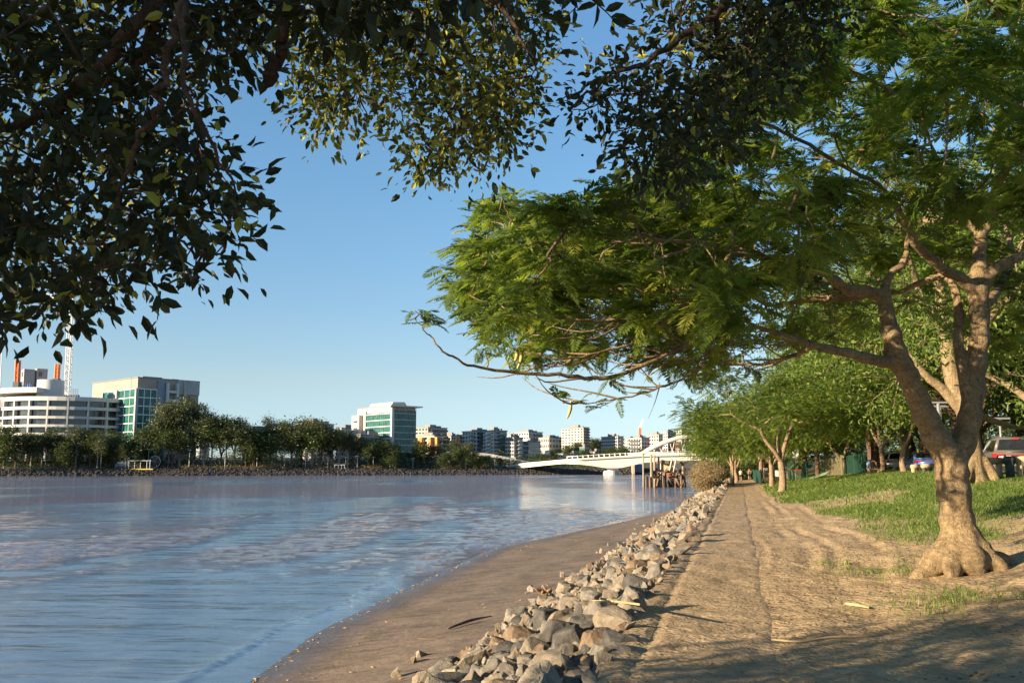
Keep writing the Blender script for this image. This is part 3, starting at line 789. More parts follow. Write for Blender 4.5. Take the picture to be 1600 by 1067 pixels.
# ------------------------------------------------------------------ the leaning poinciana
base = onground(1505, 893); BY = base.y
root = empty('poinciana_tree', tuple(base), 'leaning poinciana with forked trunk, flared roots and feathery crown beside the path', 'tree')
def W(px, py, Y): return P(px, py, BY + Y)
def rr(px, Y): return px * (BY + Y) / FPX
limbs = [
 ([base + Vector((0, 0, -.3)), base + Vector((.0, 0, .1)), W(1503, 840, 0), W(1496, 790, 0), W(1491, 745, 0), W(1486, 712, 0)], [.42, .34, .275, .25, .26, .255]),
 ([W(1488, 722, 0), W(1464, 685, -.05), W(1440, 640, -.15), W(1424, 600, -.25), W(1412, 575, -.3), W(1400, 550, -.35), W(1392, 510, -.4), W(1384, 475, -.4), W(1377, 458, -.4)], [.23, .215, .18, .165, .175, .175, .135, .12, .11]),
 ([W(1486, 735, .02), W(1503, 690, .05), W(1516, 640, .1), W(1525, 590, .15), W(1529, 540, .2), W(1529, 490, .25), W(1528, 445, .3), W(1531, 400, .35), W(1534, 350, .4)], [.2, .2, .18, .17, .16, .155, .165, .12, .105]),
 ([W(1405, 560, -.33), W(1378, 564, -.4), W(1340, 556, -.6), W(1310, 548, -.8), W(1270, 538, -1.1), W(1225, 525, -1.4), W(1175, 508, -1.7)], [.13, .10, .088, .08, .065, .05, .035]),
 ([W(1378, 462, -.4), W(1350, 455, -.5), W(1322, 452, -.7), W(1298, 435, -.9), W(1280, 425, -1.1), W(1240, 422, -1.5)], [.11, .10, .09, .075, .06, .045]),
 ([W(1350, 462, -.5), W(1315, 470, -.3), W(1285, 468, 0), W(1240, 475, .4), W(1200, 478, .8)], [.08, .07, .06, .05, .035]),
 ([W(1383, 462, -.4), W(1388, 438, -.35), W(1400, 420, -.3), W(1412, 408, -.3), W(1416, 385, -.2), W(1420, 362, -.2)], [.09, .065, .06, .06, .045, .04]),
 ([W(1525, 455, .3), W(1500, 432, .1), W(1478, 418, -.1), W(1455, 398, -.4), W(1435, 380, -.7), W(1415, 345, -1.1), W(1400, 320, -1.6), W(1375, 290, -2.2)], [.12, .09, .085, .075, .07, .055, .045, .03]),
 ([W(1533, 448, .3), W(1555, 425, .3), W(1580, 408, .4), W(1605, 398, .5), W(1660, 380, .7), W(1740, 350, 1)], [.13, .11, .095, .085, .07, .045]),
 ([W(1533, 360, .4), W(1522, 330, .3), W(1508, 312, .2), W(1490, 290, -.2), W(1470, 255, -.8), W(1450, 210, -1.5)], [.10, .085, .075, .06, .045, .03]),
 ([W(1537, 358, .4), W(1550, 330, .3), W(1575, 310, .2), W(1605, 288, .1), W(1650, 250, 0), W(1720, 200, 0)], [.11, .10, .095, .085, .07, .045]),
 ([W(1534, 370, .4), W(1515, 352, .6), W(1490, 346, .8), W(1450, 345, 1.2), W(1400, 355, 1.8), W(1340, 350, 2.4)], [.075, .06, .05, .042, .035, .025]),
 ([W(1512, 620, .12), W(1498, 540, .25), W(1496, 490, .5), W(1482, 440, .8), W(1460, 432, 1), W(1430, 445, 1.3), W(1400, 455, 1.6), W(1350, 462, 2.1), W(1290, 470, 2.8)], [.10, .085, .08, .07, .065, .055, .05, .04, .025]),
 ([W(1545, 345, .4), W(1556, 300, -.4), W(1585, 240, -1.4), W(1600, 170, -2.4), W(1620, 90, -3.6)], [.07, .06, .05, .04, .025]),
 ([W(1527, 480, .3), W(1545, 470, .9), W(1565, 440, 1.8), W(1580, 400, 3), W(1570, 350, 4.5), W(1540, 300, 6)], [.10, .09, .08, .065, .05, .03]),
]
for a, ln, h_, d in ((3.3, .75, .16, .26), (3.95, .35, .12, .24), (2.6, .5, .12, .22), (4.7, .2, .12, .26), (5.35, .42, .2, .25), (6.1, .55, .16, .24), (.4, .6, .15, .2), (1.4, .5, .2, .2)):
    dx, dy = math.cos(a), math.sin(a)
    q = [base + Vector((dx * .12, dy * .12, .62)), base + Vector((dx * .26, dy * .26, .34)), base + Vector((dx * .42, dy * .42, .17))]
    e1 = base + Vector((dx * (.42 + ln * .3), dy * (.42 + ln * .3), 0)); e1.z = gz(e1.x, e1.y) + h_ * .45
    e2 = base + Vector((dx * (.42 + ln * .65), dy * (.42 + ln * .65), 0)); e2.z = gz(e2.x, e2.y) - .06
    limbs.append((q + [e1, e2], [d * .6, d * .75, d * .75, d * .55, d * .3]))
tb = MB(); NODES = []
for pts, rd in limbs:
    p, r = curve([tuple(q) for q in pts], rd, 6)
    wob = np.cumsum(RNG.normal(0, .006, p.shape), axis=0); wob -= np.linspace(0, 1, len(p))[:, None] * wob[-1]; p = p + wob
    tb.tube(p, r * (1 + .06 * np.sin(np.arange(len(p)) * 1.3)), 14)
tr = tb.build('trunk', M['bark'], root, True, base)
rm = tr.modifiers.new('fuse', 'REMESH'); rm.mode = 'VOXEL'; rm.voxel_size = .026; rm.use_smooth_shade = True
sm = tr.modifiers.new('soften', 'SMOOTH'); sm.factor = .6; sm.iterations = 5
tx = bpy.data.textures.new('bark_lumps', 'CLOUDS'); tx.noise_scale = .22; tx.noise_depth = 3
dp = tr.modifiers.new('lumps', 'DISPLACE'); dp.texture = tx; dp.strength = .035; dp.mid_level = .5; dp.texture_coords = 'LOCAL'
# long thin boughs reaching over the water
boughs = [
 ([W(1240, 422, -1.5), W(1200, 430, -1.8), W(1180, 455, -2), W(1148, 486, -2.1), W(1105, 515, -2.3), W(1065, 543, -2.5), W(1000, 572, -2.8), W(950, 590, -3), W(890, 588, -3.2), W(800, 580, -3.5), W(740, 572, -3.7), W(700, 553, -3.9), W(672, 525, -4), W(648, 498, -4.1)], [.045, .044, .043, .042, .038, .035, .032, .03, .027, .022, .018, .014, .01, .006]),
 ([W(1240, 422, -1.5), W(1190, 402, -1.9), W(1142, 398, -2.2), W(1122, 425, -2.4), W(1085, 450, -2.6), W(1050, 490, -2.8), W(1010, 525, -3), W(950, 548, -3.2), W(880, 560, -3.5), W(820, 550, -3.7)], [.045, .038, .036, .034, .03, .026, .022, .018, .013, .007]),
 ([W(1200, 478, .8), W(1150, 450, .6), W(1080, 442, .2), W(1010, 440, -.3), W(940, 425, -.8), W(880, 408, -1.3), W(830, 380, -1.7), W(800, 345, -2), W(785, 310, -2.2)], [.04, .036, .033, .03, .027, .022, .016, .011, .006]),
 ([W(1240, 422, -1.5), W(1180, 395, -2.4), W(1100, 382, -3.2), W(1020, 370, -4), W(960, 362, -4.6), W(900, 340, -5), W(850, 320, -5.3)], [.04, .034, .028, .024, .018, .012, .006]),
 ([W(1085, 450, -2.6), W(1020, 455, -2.4), W(950, 450, -2.2), W(900, 442, -2.1), W(850, 460, -2.2), W(800, 452, -2.3), W(750, 430, -2.4)], [.026, .022, .02, .017, .014, .01, .006]),
 ([W(1175, 508, -1.7), W(1130, 530, -1.5), W(1090, 575, -1.5), W(1050, 600, -1.6), W(1000, 615, -1.7), W(940, 628, -1.9), W(880, 630, -2.1)], [.032, .025, .02, .017, .014, .01, .005]),
 ([W(1175, 508, -1.7), W(1120, 470, -2.4), W(1060, 480, -3), W(980, 500, -3.5), W(900, 500, -4), W(820, 490, -4.3), W(760, 500, -4.5)], [.03, .026, .022, .018, .014, .01, .005]),
 ([W(1270, 538, -1.1), W(1230, 560, .3), W(1180, 570, 1.3), W(1120, 565, 2), W(1080, 585, 2.4)], [.05, .04, .03, .02, .01]),
 ([W(1375, 290, -2.2), W(1320, 260, -2.9), W(1250, 220, -3.6), W(1180, 190, -4.2), W(1100, 200, -4.8), W(1020, 230, -5.2)], [.035, .03, .026, .022, .015, .008]),
 ([W(1450, 210, -1.5), W(1400, 150, -2.5), W(1330, 110, -3.4), W(1260, 60, -4.2)], [.03, .026, .02, .01]),
 ([W(1340, 350, 2.4), W(1260, 330, 2.6), W(1160, 310, 2.4), W(1060, 300, 2), W(980, 310, 1.6)], [.03, .026, .02, .015, .008]),
 ([W(1620, 90, -3.6), W(1560, 20, -4.6), W(1500, -40, -5.4)], [.025, .02, .01]),
 ([W(1600, 170, -2.4), W(1500, 130, -3), W(1420, 60, -4), W(1360, 0, -4.8)], [.035, .03, .02, .01]),
]
for pts, rd in limbs[3:]:
    if len(NODES) < 400 and pts[0].z > base.z + 2.2: NODES += [tuple(q) for q in curve([tuple(q) for q in pts], rd, 3)[0][2:]]
for pts, rd in boughs:
    p, r = curve([tuple(q) for q in pts], rd, 5); p[1:-1] += RNG.normal(0, .01, p[1:-1].shape)
    NODES += [tuple(q) for q in p[2:]]
    mbx = MB().tube(p, r * .9, 8); mbx.build('bough', M['bark'], root, True, base)
r3 = np.random.default_rng(31)
polyA = [(725, 380), (780, 318), (900, 320), (960, 300), (1010, 270), (1040, 215), (1100, 150), (1200, 60), (1300, -60), (1760, -90), (1760, 320), (1560, 330), (1400, 330), (1320, 420), (1180, 470), (1060, 500), (900, 520), (800, 520), (740, 490), (722, 430)]
c1 = cloud([(722, 385), (780, 318), (900, 325), (1010, 290), (1150, 260), (1180, 400), (1060, 500), (900, 515), (800, 510), (735, 470)], 190, BY - 3.5, BY + 4.0, r3, 8.8)
c2 = cloud(polyA, 440, BY - 6, BY + 5, r3, 9.6)
c3 = cloud([(1080, 440), (1400, 350), (1740, 330), (1740, 560), (1620, 580), (1440, 480), (1340, 520), (1200, 580), (1070, 590)], 130, BY + 1.0, BY + 7, r3, 9)
c4 = np.array([tuple(W(*q)) for q in ((655, 492, -4.1), (668, 505, -4), (648, 485, -4.1), (905, 628, -2), (935, 632, -2), (965, 625, -1.9), (1000, 612, -1.8), (880, 622, -2.1), (1030, 598, -1.6), (1090, 592, 2.2), (1110, 580, 2), (1140, 590, 2), (760, 552, -3.6), (790, 548, -3.4), (840, 555, -3.4), (1175, 575, 1.5), (960, 590, -3))])
c5 = cloud([(745, 500), (900, 515), (1100, 480), (1200, 500), (1120, 570), (980, 560), (850, 562), (775, 548)], 60, BY - 1.8, BY + 3.5, r3)
c3 = np.concatenate([c3, c5])
tgt = np.concatenate([c1, c2, c3, c4])
tw = MB(); od = twigs(tw, NODES, None, tgt, r3, .028, .005, .05)
# bare hanging twigs
for k in range(45):
    a = np.array(NODES[r3.integers(len(NODES) // 2, len(NODES))]); d = unit(np.array([r3.normal(-.5, .5), r3.normal(0, .5), r3.normal(-.35, .35)])); ln = r3.uniform(.2, .6)
    p, r = curve([a, a + d * ln * .5 + r3.normal(0, .04, 3), a + d * ln + [0, 0, -.1 * ln]], [.010, .006, .002], 3); tw.tube(p, r, 4, False)
_nl = np.array([q for q in NODES if q[2] < base.z + 4.6 and base.x - 6.3 < q[0] < base.x - 1.0])
for k in range(75):
    a = _nl[r3.integers(0, len(_nl))]; d = unit(np.array([r3.uniform(-1, -.35), r3.normal(0, .35), r3.normal(-.02, .2)])); ln = r3.uniform(.6, 1.6)
    p, r = curve([a, a + d * ln * .35 + r3.normal(0, .05, 3) + [0, 0, -.05 * ln], a + d * ln * .7 + r3.normal(0, .06, 3), a + d * ln + [0, 0, .08 * ln]], [.017, .013, .009, .003], 3); tw.tube(p, r, 5, False)
tw.build('twigwork', M['bark_far'], root, True, base)
cr = MB()
dens = np.concatenate([np.full(len(c1), 20), np.full(len(c2), 20), np.full(len(c3), 15), np.full(len(c4), 9)]) * np.clip(r3.gamma(2, .5, len(tgt)), .2, 2.4)
idx = np.repeat(np.arange(len(tgt)), dens.astype(int))
small = idx >= len(c1) + len(c2) + len(c3)
sp = np.where(small, .06, .17)[:, None]
b0 = tgt[idx] + r3.normal(0, 1, (len(idx), 3)) * sp * [1, 1, .45]
dd = unit(od[idx] * [.7, .7, .3] + r3.normal(0, .75, (len(idx), 3)) * [1, 1, .4] + [-.05, 0, .10])
fronds(cr, b0, dd, np.where(small, .26, .42) * (.65 + .6 * r3.random(len(idx))), r3, J=11, pw=.021, pl=.30, droop=.28)
cr.build('crown', M['frond'], root, False, base)
M['pod'] = simple('seed_pod', (.36, .30, .10), .6, .15, 8)
for q, ln in (((892, 627, -2.1), .24), ((808, 545, -3.5), .18), ((815, 548, -3.5), .22), ((1500, 90, -3), .5), ((1215, 205, -4), .5), ((1450, 95, -3.4), .45)):
    a = W(*q); mbx = MB(); k = np.linspace(0, 1, 8)
    prof = .024 * np.sin(np.pi * (.12 + .8 * k)) ** .6
    pts = [tuple(a + Vector((-.25 * ln * t + .02 * math.sin(3 * t), 0, -ln * t))) for t in k]
    V0 = []
    for t, w_, p_ in zip(k, prof, pts): V0 += [(p_[0] - w_, p_[1], p_[2]), (p_[0], p_[1] - .007, p_[2]), (p_[0] + w_, p_[1], p_[2]), (p_[0], p_[1] + .007, p_[2])]
    F_ = [(i * 4 + j, i * 4 + (j + 1) % 4, (i + 1) * 4 + (j + 1) % 4, (i + 1) * 4 + j) for i in range(7) for j in range(4)]
    mbx.add(V0, F_); mbx.build('seed_pod', M['pod'], root, True, base)

# ------------------------------------------------------------------ the fig trees overhead
def fig(name, label, tb_loc, limbs_, clusters, seed, extra=()):
    loc = Vector(tb_loc); rt = empty(name, tuple(loc), label, 'tree'); r4 = np.random.default_rng(seed)
    t = MB(); nodes = []
    p, r = curve([loc + Vector((0, 0, -.4)), loc + Vector((.05, 0, .9)), loc + Vector((0, .1, 2.0)), loc + Vector((.1, .2, 2.9))], [.85, .55, .48, .42], 5); t.tube(p, r, 16)
    for k in range(7):
        a = k * .9; t.tube(*curve([loc + Vector((math.cos(a) * .3, math.sin(a) * .3, 1.1)), loc + Vector((math.cos(a) * .55, math.sin(a) * .55, .35)), loc + Vector((math.cos(a) * 1.2, math.sin(a) * 1.2, -.25))], [.2, .2, .08], 4), 8)
    t.build('trunk', M['bark_fig'], rt, True, loc)
    fork = loc + Vector((.1, .2, 2.7))
    for pts, rd, vis in limbs_:
        q = [tuple(x) for x in pts]; p, r = curve(q, rd, 5); p[1:-1] += r4.normal(0, .012, p[1:-1].shape)
        MB().tube(p, r, 9).build('limb', M['bark_fig'], rt, True, loc)
        nodes += [tuple(x) for x in p[1:]]
    cl = MB(); tw_ = MB()
    for tg, nl, Lf, spread_, br_, mean in clusters:
        o_ = twigs(tw_, nodes, None, tg, r4, .02, .004, 0, 4)
        dn = (nl * np.clip(r4.gamma(4, .25, len(tg)), .3, 2)).astype(int); ix = np.repeat(np.arange(len(tg)), np.maximum(dn, 2))
        bs = tg[ix] + r4.normal(0, spread_, (len(ix), 3)); d_ = unit(unit(bs - tg[ix]) * .8 + o_[ix] * .3 + r4.normal(0, .45, (len(ix), 3)) + [0, 0, -.25])
        broadleaves(cl, bs, d_, Lf * (.45 + .8 * r4.random(len(ix))), r4, .5, .2, br_, mean)
    for q in extra: q(tw_, cl, r4)
    tw_.build('twigwork', M['bark_fig'], rt, True, loc); cl.build('crown', M['fig'], rt, False, loc)
    return rt
r5 = np.random.default_rng(77)
L1 = Vector((-6.2, -3.0, -.2))
f1 = L1 + Vector((.1, .2, 2.7))
F = lambda px, py, Y: P(px, py, Y)
figL = [
 ([f1, (-4.8, -.5, 4.6), (-2.6, 2.2, 5.0), F(330, -120, 4.2), F(245, -5, 4.3), F(195, 60, 4.3), F(150, 112, 4.4), F(100, 155, 4.5), F(50, 188, 4.6), F(-20, 208, 4.7), F(-120, 260, 4.8)], [.2, .15, .1, .045, .034, .032, .030, .026, .024, .02, .012], 1),
 ([F(330, -120, 4.2), F(262, -10, 4.6), F(248, 35, 4.7), F(230, 70, 4.8), F(215, 110, 4.9), F(180, 150, 5.0), F(140, 190, 5.1), F(110, 240, 5.2), F(60, 310, 5.2)], [.035, .026, .024, .022, .02, .02, .018, .014, .008], 1),
 ([F(330, -120, 4.2), F(288, 0, 4.0), F(272, 60, 4.0), F(255, 118, 4.0), F(247, 160, 4.0), F(240, 185, 4.05), F(218, 220, 4.1), F(190, 290, 4.2), F(160, 380, 4.3)], [.03, .018, .017, .016, .014, .013, .012, .010, .006], 1),
 ([F(288, 0, 4.0), F(285, 90, 3.8), F(300, 170, 3.8), F(340, 240, 3.9), F(370, 310, 4.0)], [.014, .012, .01, .008, .004], 1),
 ([(-2.6, 2.2, 5.0), F(600, -260, 3.6), F(470, -90, 4.4), F(440, 0, 4.5), F(440, 45, 4.5), F(437, 85, 4.5), F(425, 115, 4.5), F(414, 128, 4.5)], [.09, .07, .05, .030, .031, .030, .034, .034], 1),
 ([f1, (-4.2, 1.5, 5.6), (-2.8, 5.5, 7.6), F(480, -120, 8.2), F(560, 0, 8.4), F(620, 60, 8.5), F(700, 130, 8.5), F(720, 200, 8.5)], [.24, .18, .12, .08, .05, .04, .03, .012], 1),
 ([F(480, -120, 8.2), F(650, -60, 7.6), F(780, 10, 7.4), F(830, 90, 7.4)], [.05, .04, .025, .01], 1),
 ([F(560, 0, 8.4), F(520, 80, 8.6), F(490, 150, 8.7)], [.03, .02, .008], 1),
 ([f1, (-8, -1, 4.4), (-9.5, 1.5, 5.6), (-10, 3.5, 6.4)], [.26, .2, .13, .06], 0),
 ([f1, (-7.5, -4, 5), (-9.5, -4.5, 7), (-11, -3, 8.6)], [.24, .18, .1, .05], 0),
 ([f1, (-6.5, -2, 5.5), (-7.5, 0, 7.8), (-8, 1, 9.4)], [.24, .17, .1, .05], 0),
]
def shade_pts(n, rng):
    out = []
    while len(out) < n:
        x, y, z = rng.uniform(-13, -6.2), rng.uniform(-6, 5.0), rng.uniform(1.9, 9)
        ym = 1.7 if z < 2.5 else min(1.7 + (z - 2.5) * 1.2, 2.8) if z < 4.0 else 2.8 - (z - 4.0) * .45
        if y < ym: out.append((x, y, z))
    return np.array(out)
LP = [(-240, -260), (500, -260), (455, 20), (425, 60), (400, 130), (350, 110), (320, 150), (345, 200), (375, 260), (425, 312), (410, 345), (380, 395), (325, 425), (272, 445), (235, 475), (150, 503), (-60, 500), (-240, 470)]
LPa = [(-90, -260), (430, -260), (400, 100), (310, 130), (330, 220), (385, 320), (330, 370), (230, 440), (120, 470), (-90, 450)]
CP_ = [(445, -260), (860, -260), (850, 60), (845, 120), (825, 190), (800, 245), (745, 262), (665, 280), (640, 215), (590, 190), (560, 235), (530, 215), (465, 165), (450, 90)]
clL = [
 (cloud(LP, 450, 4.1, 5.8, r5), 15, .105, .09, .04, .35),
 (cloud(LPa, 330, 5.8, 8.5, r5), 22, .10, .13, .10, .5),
 (cloud(CP_, 520, 7.4, 9.6, r5), 30, .095, .15, .3, .85),  # centre clump: leaf colours raised so that it looks sunlit
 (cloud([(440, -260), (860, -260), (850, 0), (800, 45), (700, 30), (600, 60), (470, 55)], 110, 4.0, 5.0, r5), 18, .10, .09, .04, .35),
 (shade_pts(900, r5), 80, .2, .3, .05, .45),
]
def sprig(tw_, cl, rng):
    # loose sprig hanging into the sky at the top edge, plus tips of the lower twigs
    for pts, nl, Lf in (([F(880, -40, 4.2), F(925, 0, 4.2), F(950, 22, 4.2), F(962, 38, 4.2)], 11, .11), ([F(880, -40, 4.2), F(900, 5, 4.2), F(890, 22, 4.2)], 5, .11),
                        ([F(250, 455, 4.2), F(248, 480, 4.2), F(246, 500, 4.2)], 4, .10), ([F(360, 330, 4.0), F(400, 325, 4.0), F(428, 318, 4.0)], 5, .08),
                        ([F(120, 490, 4.3), F(130, 515, 4.3), F(140, 530, 4.3)], 6, .10), ([F(0, 490, 4), F(0, 510, 4), F(5, 530, 4)], 5, .11)):
        p, r = curve(pts, np.linspace(.006, .002, len(pts)), 4); tw_.tube(p, r, 4, False)
        ii = rng.integers(1, len(p), nl); d = unit(unit(p[-1] - p[0]) * .5 + rng.normal(0, .6, (nl, 3)) + [0, 0, -.3]); broadleaves(cl, p[ii], d, Lf * (.75 + .4 * rng.random(nl)), rng, .46, .15, .02, .3)
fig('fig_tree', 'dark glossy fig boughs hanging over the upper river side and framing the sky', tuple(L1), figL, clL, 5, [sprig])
L2 = Vector((6.5, -4.0, .4)); f2 = L2 + Vector((.1, .2, 2.7))
figR = [
 ([f2, (5.2, 0, 5.5), (3.6, 4.5, 7.2), F(1200, -160, 6.9), F(1140, -10, 6.9), F(1115, 25, 6.9), F(1060, 60, 6.9), F(1010, 95, 6.9), F(950, 125, 6.9), F(900, 155, 7)], [.24, .17, .12, .07, .045, .035, .026, .02, .014, .006], 1),
 ([F(1115, 25, 6.9), F(1130, 90, 7.1), F(1120, 160, 7.2), F(1090, 220, 7.3), F(1050, 270, 7.4)], [.03, .024, .018, .012, .006], 1),
 ([F(1200, -160, 6.9), F(1240, -20, 7.2), F(1270, 60, 7.3), F(1300, 110, 7.4)], [.04, .026, .018, .008], 1),
]
RP = [(1030, -260), (1440, -260), (1330, 0), (1290, 60), (1235, 110), (1180, 170), (1165, 235), (1100, 240), (1070, 285), (1030, 300), (1000, 262), (965, 225), (925, 205), (900, 160), (925, 105), (1000, 75), (1035, 20)]
clR = [
 (cloud(RP, 420, 6.4, 8.2, r5), 24, .095, .13, .05, .38),
 (cloud([(862, 138), (900, 140), (950, 110), (960, 160), (900, 185), (870, 165)], 8, 6.8, 7.1, r5), 7, .09, .08, .02, .3),
]
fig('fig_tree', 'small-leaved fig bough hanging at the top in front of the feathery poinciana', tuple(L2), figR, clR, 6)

# ------------------------------------------------------------------ the far bank
FB = [(-2600, 300), (-700, 372), (-218, 402), (-120, 430), (-16, 462), (20, 474), (100, 482), (260, 486), (900, 500), (3000, 600)]
fbx = np.array([p[0] for p in FB], float); fby = np.array([p[1] for p in FB], float)
def fb_front(x): return np.interp(x, fbx, fby) + 1.5 * (fbm(np.asarray(x) * .05, np.asarray(x) * 0, 3, 3) - .5)
def fb_z(d):
    return np.interp(d, [-4, 0, 2.5, 6, 16, 30, 60, 200, 1500, 6000], [-3, WL_Z + .05, -.1, 1.35, 1.9, 2.6, 4.5, 8, 22, 40])
xs = np.concatenate([np.linspace(-2600, -300, 60), np.linspace(-295, 300, 900), np.linspace(305, 3000, 60)])
ds = np.array([-4, -1.5, 0, .6, 1.2, 1.8, 2.5, 3.4, 4.4, 5.4, 6.2, 9, 16, 30, 60, 120, 200, 400, 800, 1500, 3000, 6000.])
Xg, Dg = np.meshgrid(xs, ds, indexing='ij'); Zg = fb_z(Dg)
rk = (Dg > -1) & (Dg < 6.5); jit = RNG.normal(0, 1, Xg.shape)
Zg = Zg + rk * jit * .28; Yg = fb_front(Xg) + Dg + rk * RNG.normal(0, .25, Xg.shape)
V = np.stack([Xg, Yg, Zg], -1).reshape(-1, 3); nd = len(ds)
i = np.arange(len(xs) - 1)[:, None] * nd; j = np.arange(nd - 1)[None, :]
Fq = np.stack([i + j, i + nd + j, i + nd + j + 1, i + j + 1], -1).reshape(-1, 4)
m, nt, b = newmat('far_bank_earth'); a = N(nt, 'Attribute'); a.attribute_name = 'dd'
co = texco(nt); nn = noise(nt, co, .35, 5, .7)
rocky = ramp(nt, nn.outputs[0], [(.3, (.018, .017, .017)), (.6, (.05, .046, .042)), (.8, (.11, .09, .075))]).outputs[0]
soil = ramp(nt, nn.outputs[0], [(.35, (.05, .055, .025)), (.55, (.10, .085, .055)), (.7, (.15, .115, .08))]).outputs[0]
c = mixc(nt, a.outputs['Fac'], rocky, soil); nt.links.new(c, b.inputs['Base Color']); b.inputs['Roughness'].default_value = .95
me = _mesh('far_bank_ground', V, Fq, np.zeros((0, 3), np.int64), False, {'dd': np.clip((Dg.ravel() - 5.5) / 1.5, 0, 1)}, [m])
if sum(p.normal.z for p in me.polygons[:200]) < 0: me.flip_normals()
tag(link('far_bank_ground', me), kind='structure')
def fbase(px, depth_back=20):
    """point on the far bank seen at column px, depth_back metres behind the waterline"""
    Y = 430.0
    for _ in range(12): x = ray(px, 735)[0] / ray(px, 735)[1] * Y; Y = float(fb_front(x)) + depth_back
    x = ray(px, 735)[0] / ray(px, 735)[1] * Y
    return Vector((x, Y, float(fb_z(depth_back))))
def zat(px, py, Y): return P(px, py, Y).z

# ---- building materials
M['white'] = simple('white_render', (.52, .51, .49), .7, .06, .05)
M['offwhite'] = simple('cream_render', (.62, .54, .43), .75, .08, .06)
M['concrete'] = simple('grey_concrete', (.36, .35, .34), .8, .12, .08)
M['brownpanel'] = simple('brown_panel', (.33, .265, .21), .7, .12, .12)
M['darkgrey'] = simple('charcoal_cladding', (.07, .075, .085), .6, .1, .1)
M['bluegrey'] = simple('blue_grey_render', (.20, .24, .30), .7, .08, .1)
M['orange'] = simple('orange_render', (.62, .27, .07), .7, .08, .1)
M['brick'] = simple('red_brown_brick', (.26, .11, .075), .85, .2, .4)
M['roofm'] = simple('grey_roofing', (.20, .20, .20), .8, .1, .2)
M['tan_r'] = simple('tan_render', (.46, .36, .26), .8, .1, .1)
def glassmat(name, col, rough=.08, spec=.8):
    m, nt, b = newmat(name); co = texco(nt); n = noise(nt, co, .35, 3, .6)
    r = ramp(nt, n.outputs[0], [(.35, tuple(c * .5 for c in col)), (.65, col)]); nt.links.new(r.outputs[0], b.inputs['Base Color'])
    b.inputs['Roughness'].default_value = rough; b.inputs['Specular IOR Level'].default_value = spec; return m
M['glass'] = glassmat('dark_window_glass', (.045, .055, .065))
M['gglass'] = glassmat('green_tinted_glass', (.025, .15, .125), .3, .35)
M['ggreen'] = glassmat('pale_green_glass', (.16, .26, .20), .15)
M['steelw'] = simple('white_steel', (.72, .70, .66), .5, .05)
M['steelg'] = simple('grey_steel', (.30, .31, .32), .5, .1, metal=.3)
M['cranered'] = simple('orange_red_steel', (.62, .16, .05), .5, .1)

def block(name, label, xl, xc, xr, Y, ytop, ang, wall, glass, floors, nL, nR, base=None, ww=.62, wh=.5, extras=None, balc=None, slab=True, group=None, roof='roofm', cat='building', zb=None, wallR=None):
    """a rotated block: near corner at column xc, its two seen faces reach columns xl and xr. local x runs along the face to the right, y along the face to the left"""
    C0 = P(xc, 735, Y); a = R(ang); cx, cy = C0.x, Y
    def reach(px, dx, dy):
        k = ray(px, 735); k = k[0] / k[1]                       # (cx + t dx) = k (cy + t dy)
        return (k * cy - cx) / (dx - k * dy)
    WLn = max(2.0, reach(xl, -math.cos(a), math.sin(a))); WRn = max(2.0, reach(xr, math.sin(a), math.cos(a)))
    zb = (float(fb_z(max(4, Y - float(fb_front(cx))))) - 1.0) if zb is None else zb
    H = zat(xc, ytop, Y) - zb
    rt = empty(name, (cx, cy, zb), label, cat, group, R(90) - a)
    mb = MB().box(0, WRn, 0, WLn, 0, H); mb.build('wall', M[wall], rt)
    if wallR: MB().box(.3, WRn - .3, -.25, 0, 0, H - .2).build('wall', M[wallR], rt)
    rf = MB().box(-.35, WRn + .35, -.35, WLn + .35, H, H + .45); rf.box(WRn * .3, WRn * .62, WLn * .3, WLn * .7, H + .45, H + 2.4)
    rf.box(WRn * .7, WRn * .82, WLn * .2, WLn * .45, H + .45, H + 1.6); rf.build('roof', M[roof], rt)
    fh = H / floors
    def wmesh(w, h, side):
        q = MB(); d = .12
        if side == 'R': q.box(-w / 2, w / 2, -d, 0, 0, h)
        else: q.box(-d, 0, -w / 2, w / 2, 0, h)
        return q.mesh('window', M[glass])
    if nR:
        cw = WRn / nR; me_ = wmesh(cw * ww, fh * wh, 'R')
        for f in range(floors):
            for k in range(nR): link('window', me_, rt, (cw * (k + .5), -.26 if wallR else -.01, fh * (f + .28)))
    if nL:
        cw = WLn / nL; me_ = wmesh(cw * ww, fh * wh, 'L')
        for f in range(floors):
            for k in range(nL): link('window', me_, rt, (-.01, cw * (k + .5), fh * (f + .28)))
    if slab and floors > 1:
        s = MB()
        for f in range(1, floors): s.box(-.28, WRn + .02, -.28 - (.25 if wallR else 0), 0, fh * f - .16, fh * f + .16); s.box(-.28, 0, 0, WLn, fh * f - .16, fh * f + .16)
        s.build('floor_slab', M['white' if wall != 'offwhite' else 'offwhite'], rt)
    if balc:
        for side, k0, k1, mt in balc:
            mbb = MB(); 
            for f in range(floors):
                z0 = fh * f + .1
                if side == 'R': mbb.box(WRn * k0, WRn * k1, -1.9, -.3, z0, z0 + .2); mbb.box(WRn * k0, WRn * k1, -1.95, -1.85, z0, z0 + 1.1)
                else: mbb.box(-1.9, -.3, WLn * k0, WLn * k1, z0, z0 + .2); mbb.box(-1.95, -1.85, WLn * k0, WLn * k1, z0, z0 + 1.1)
            mbb.build('balcony', M[mt], rt)
    if extras: extras(rt, WLn, WRn, H, fh)
    return rt

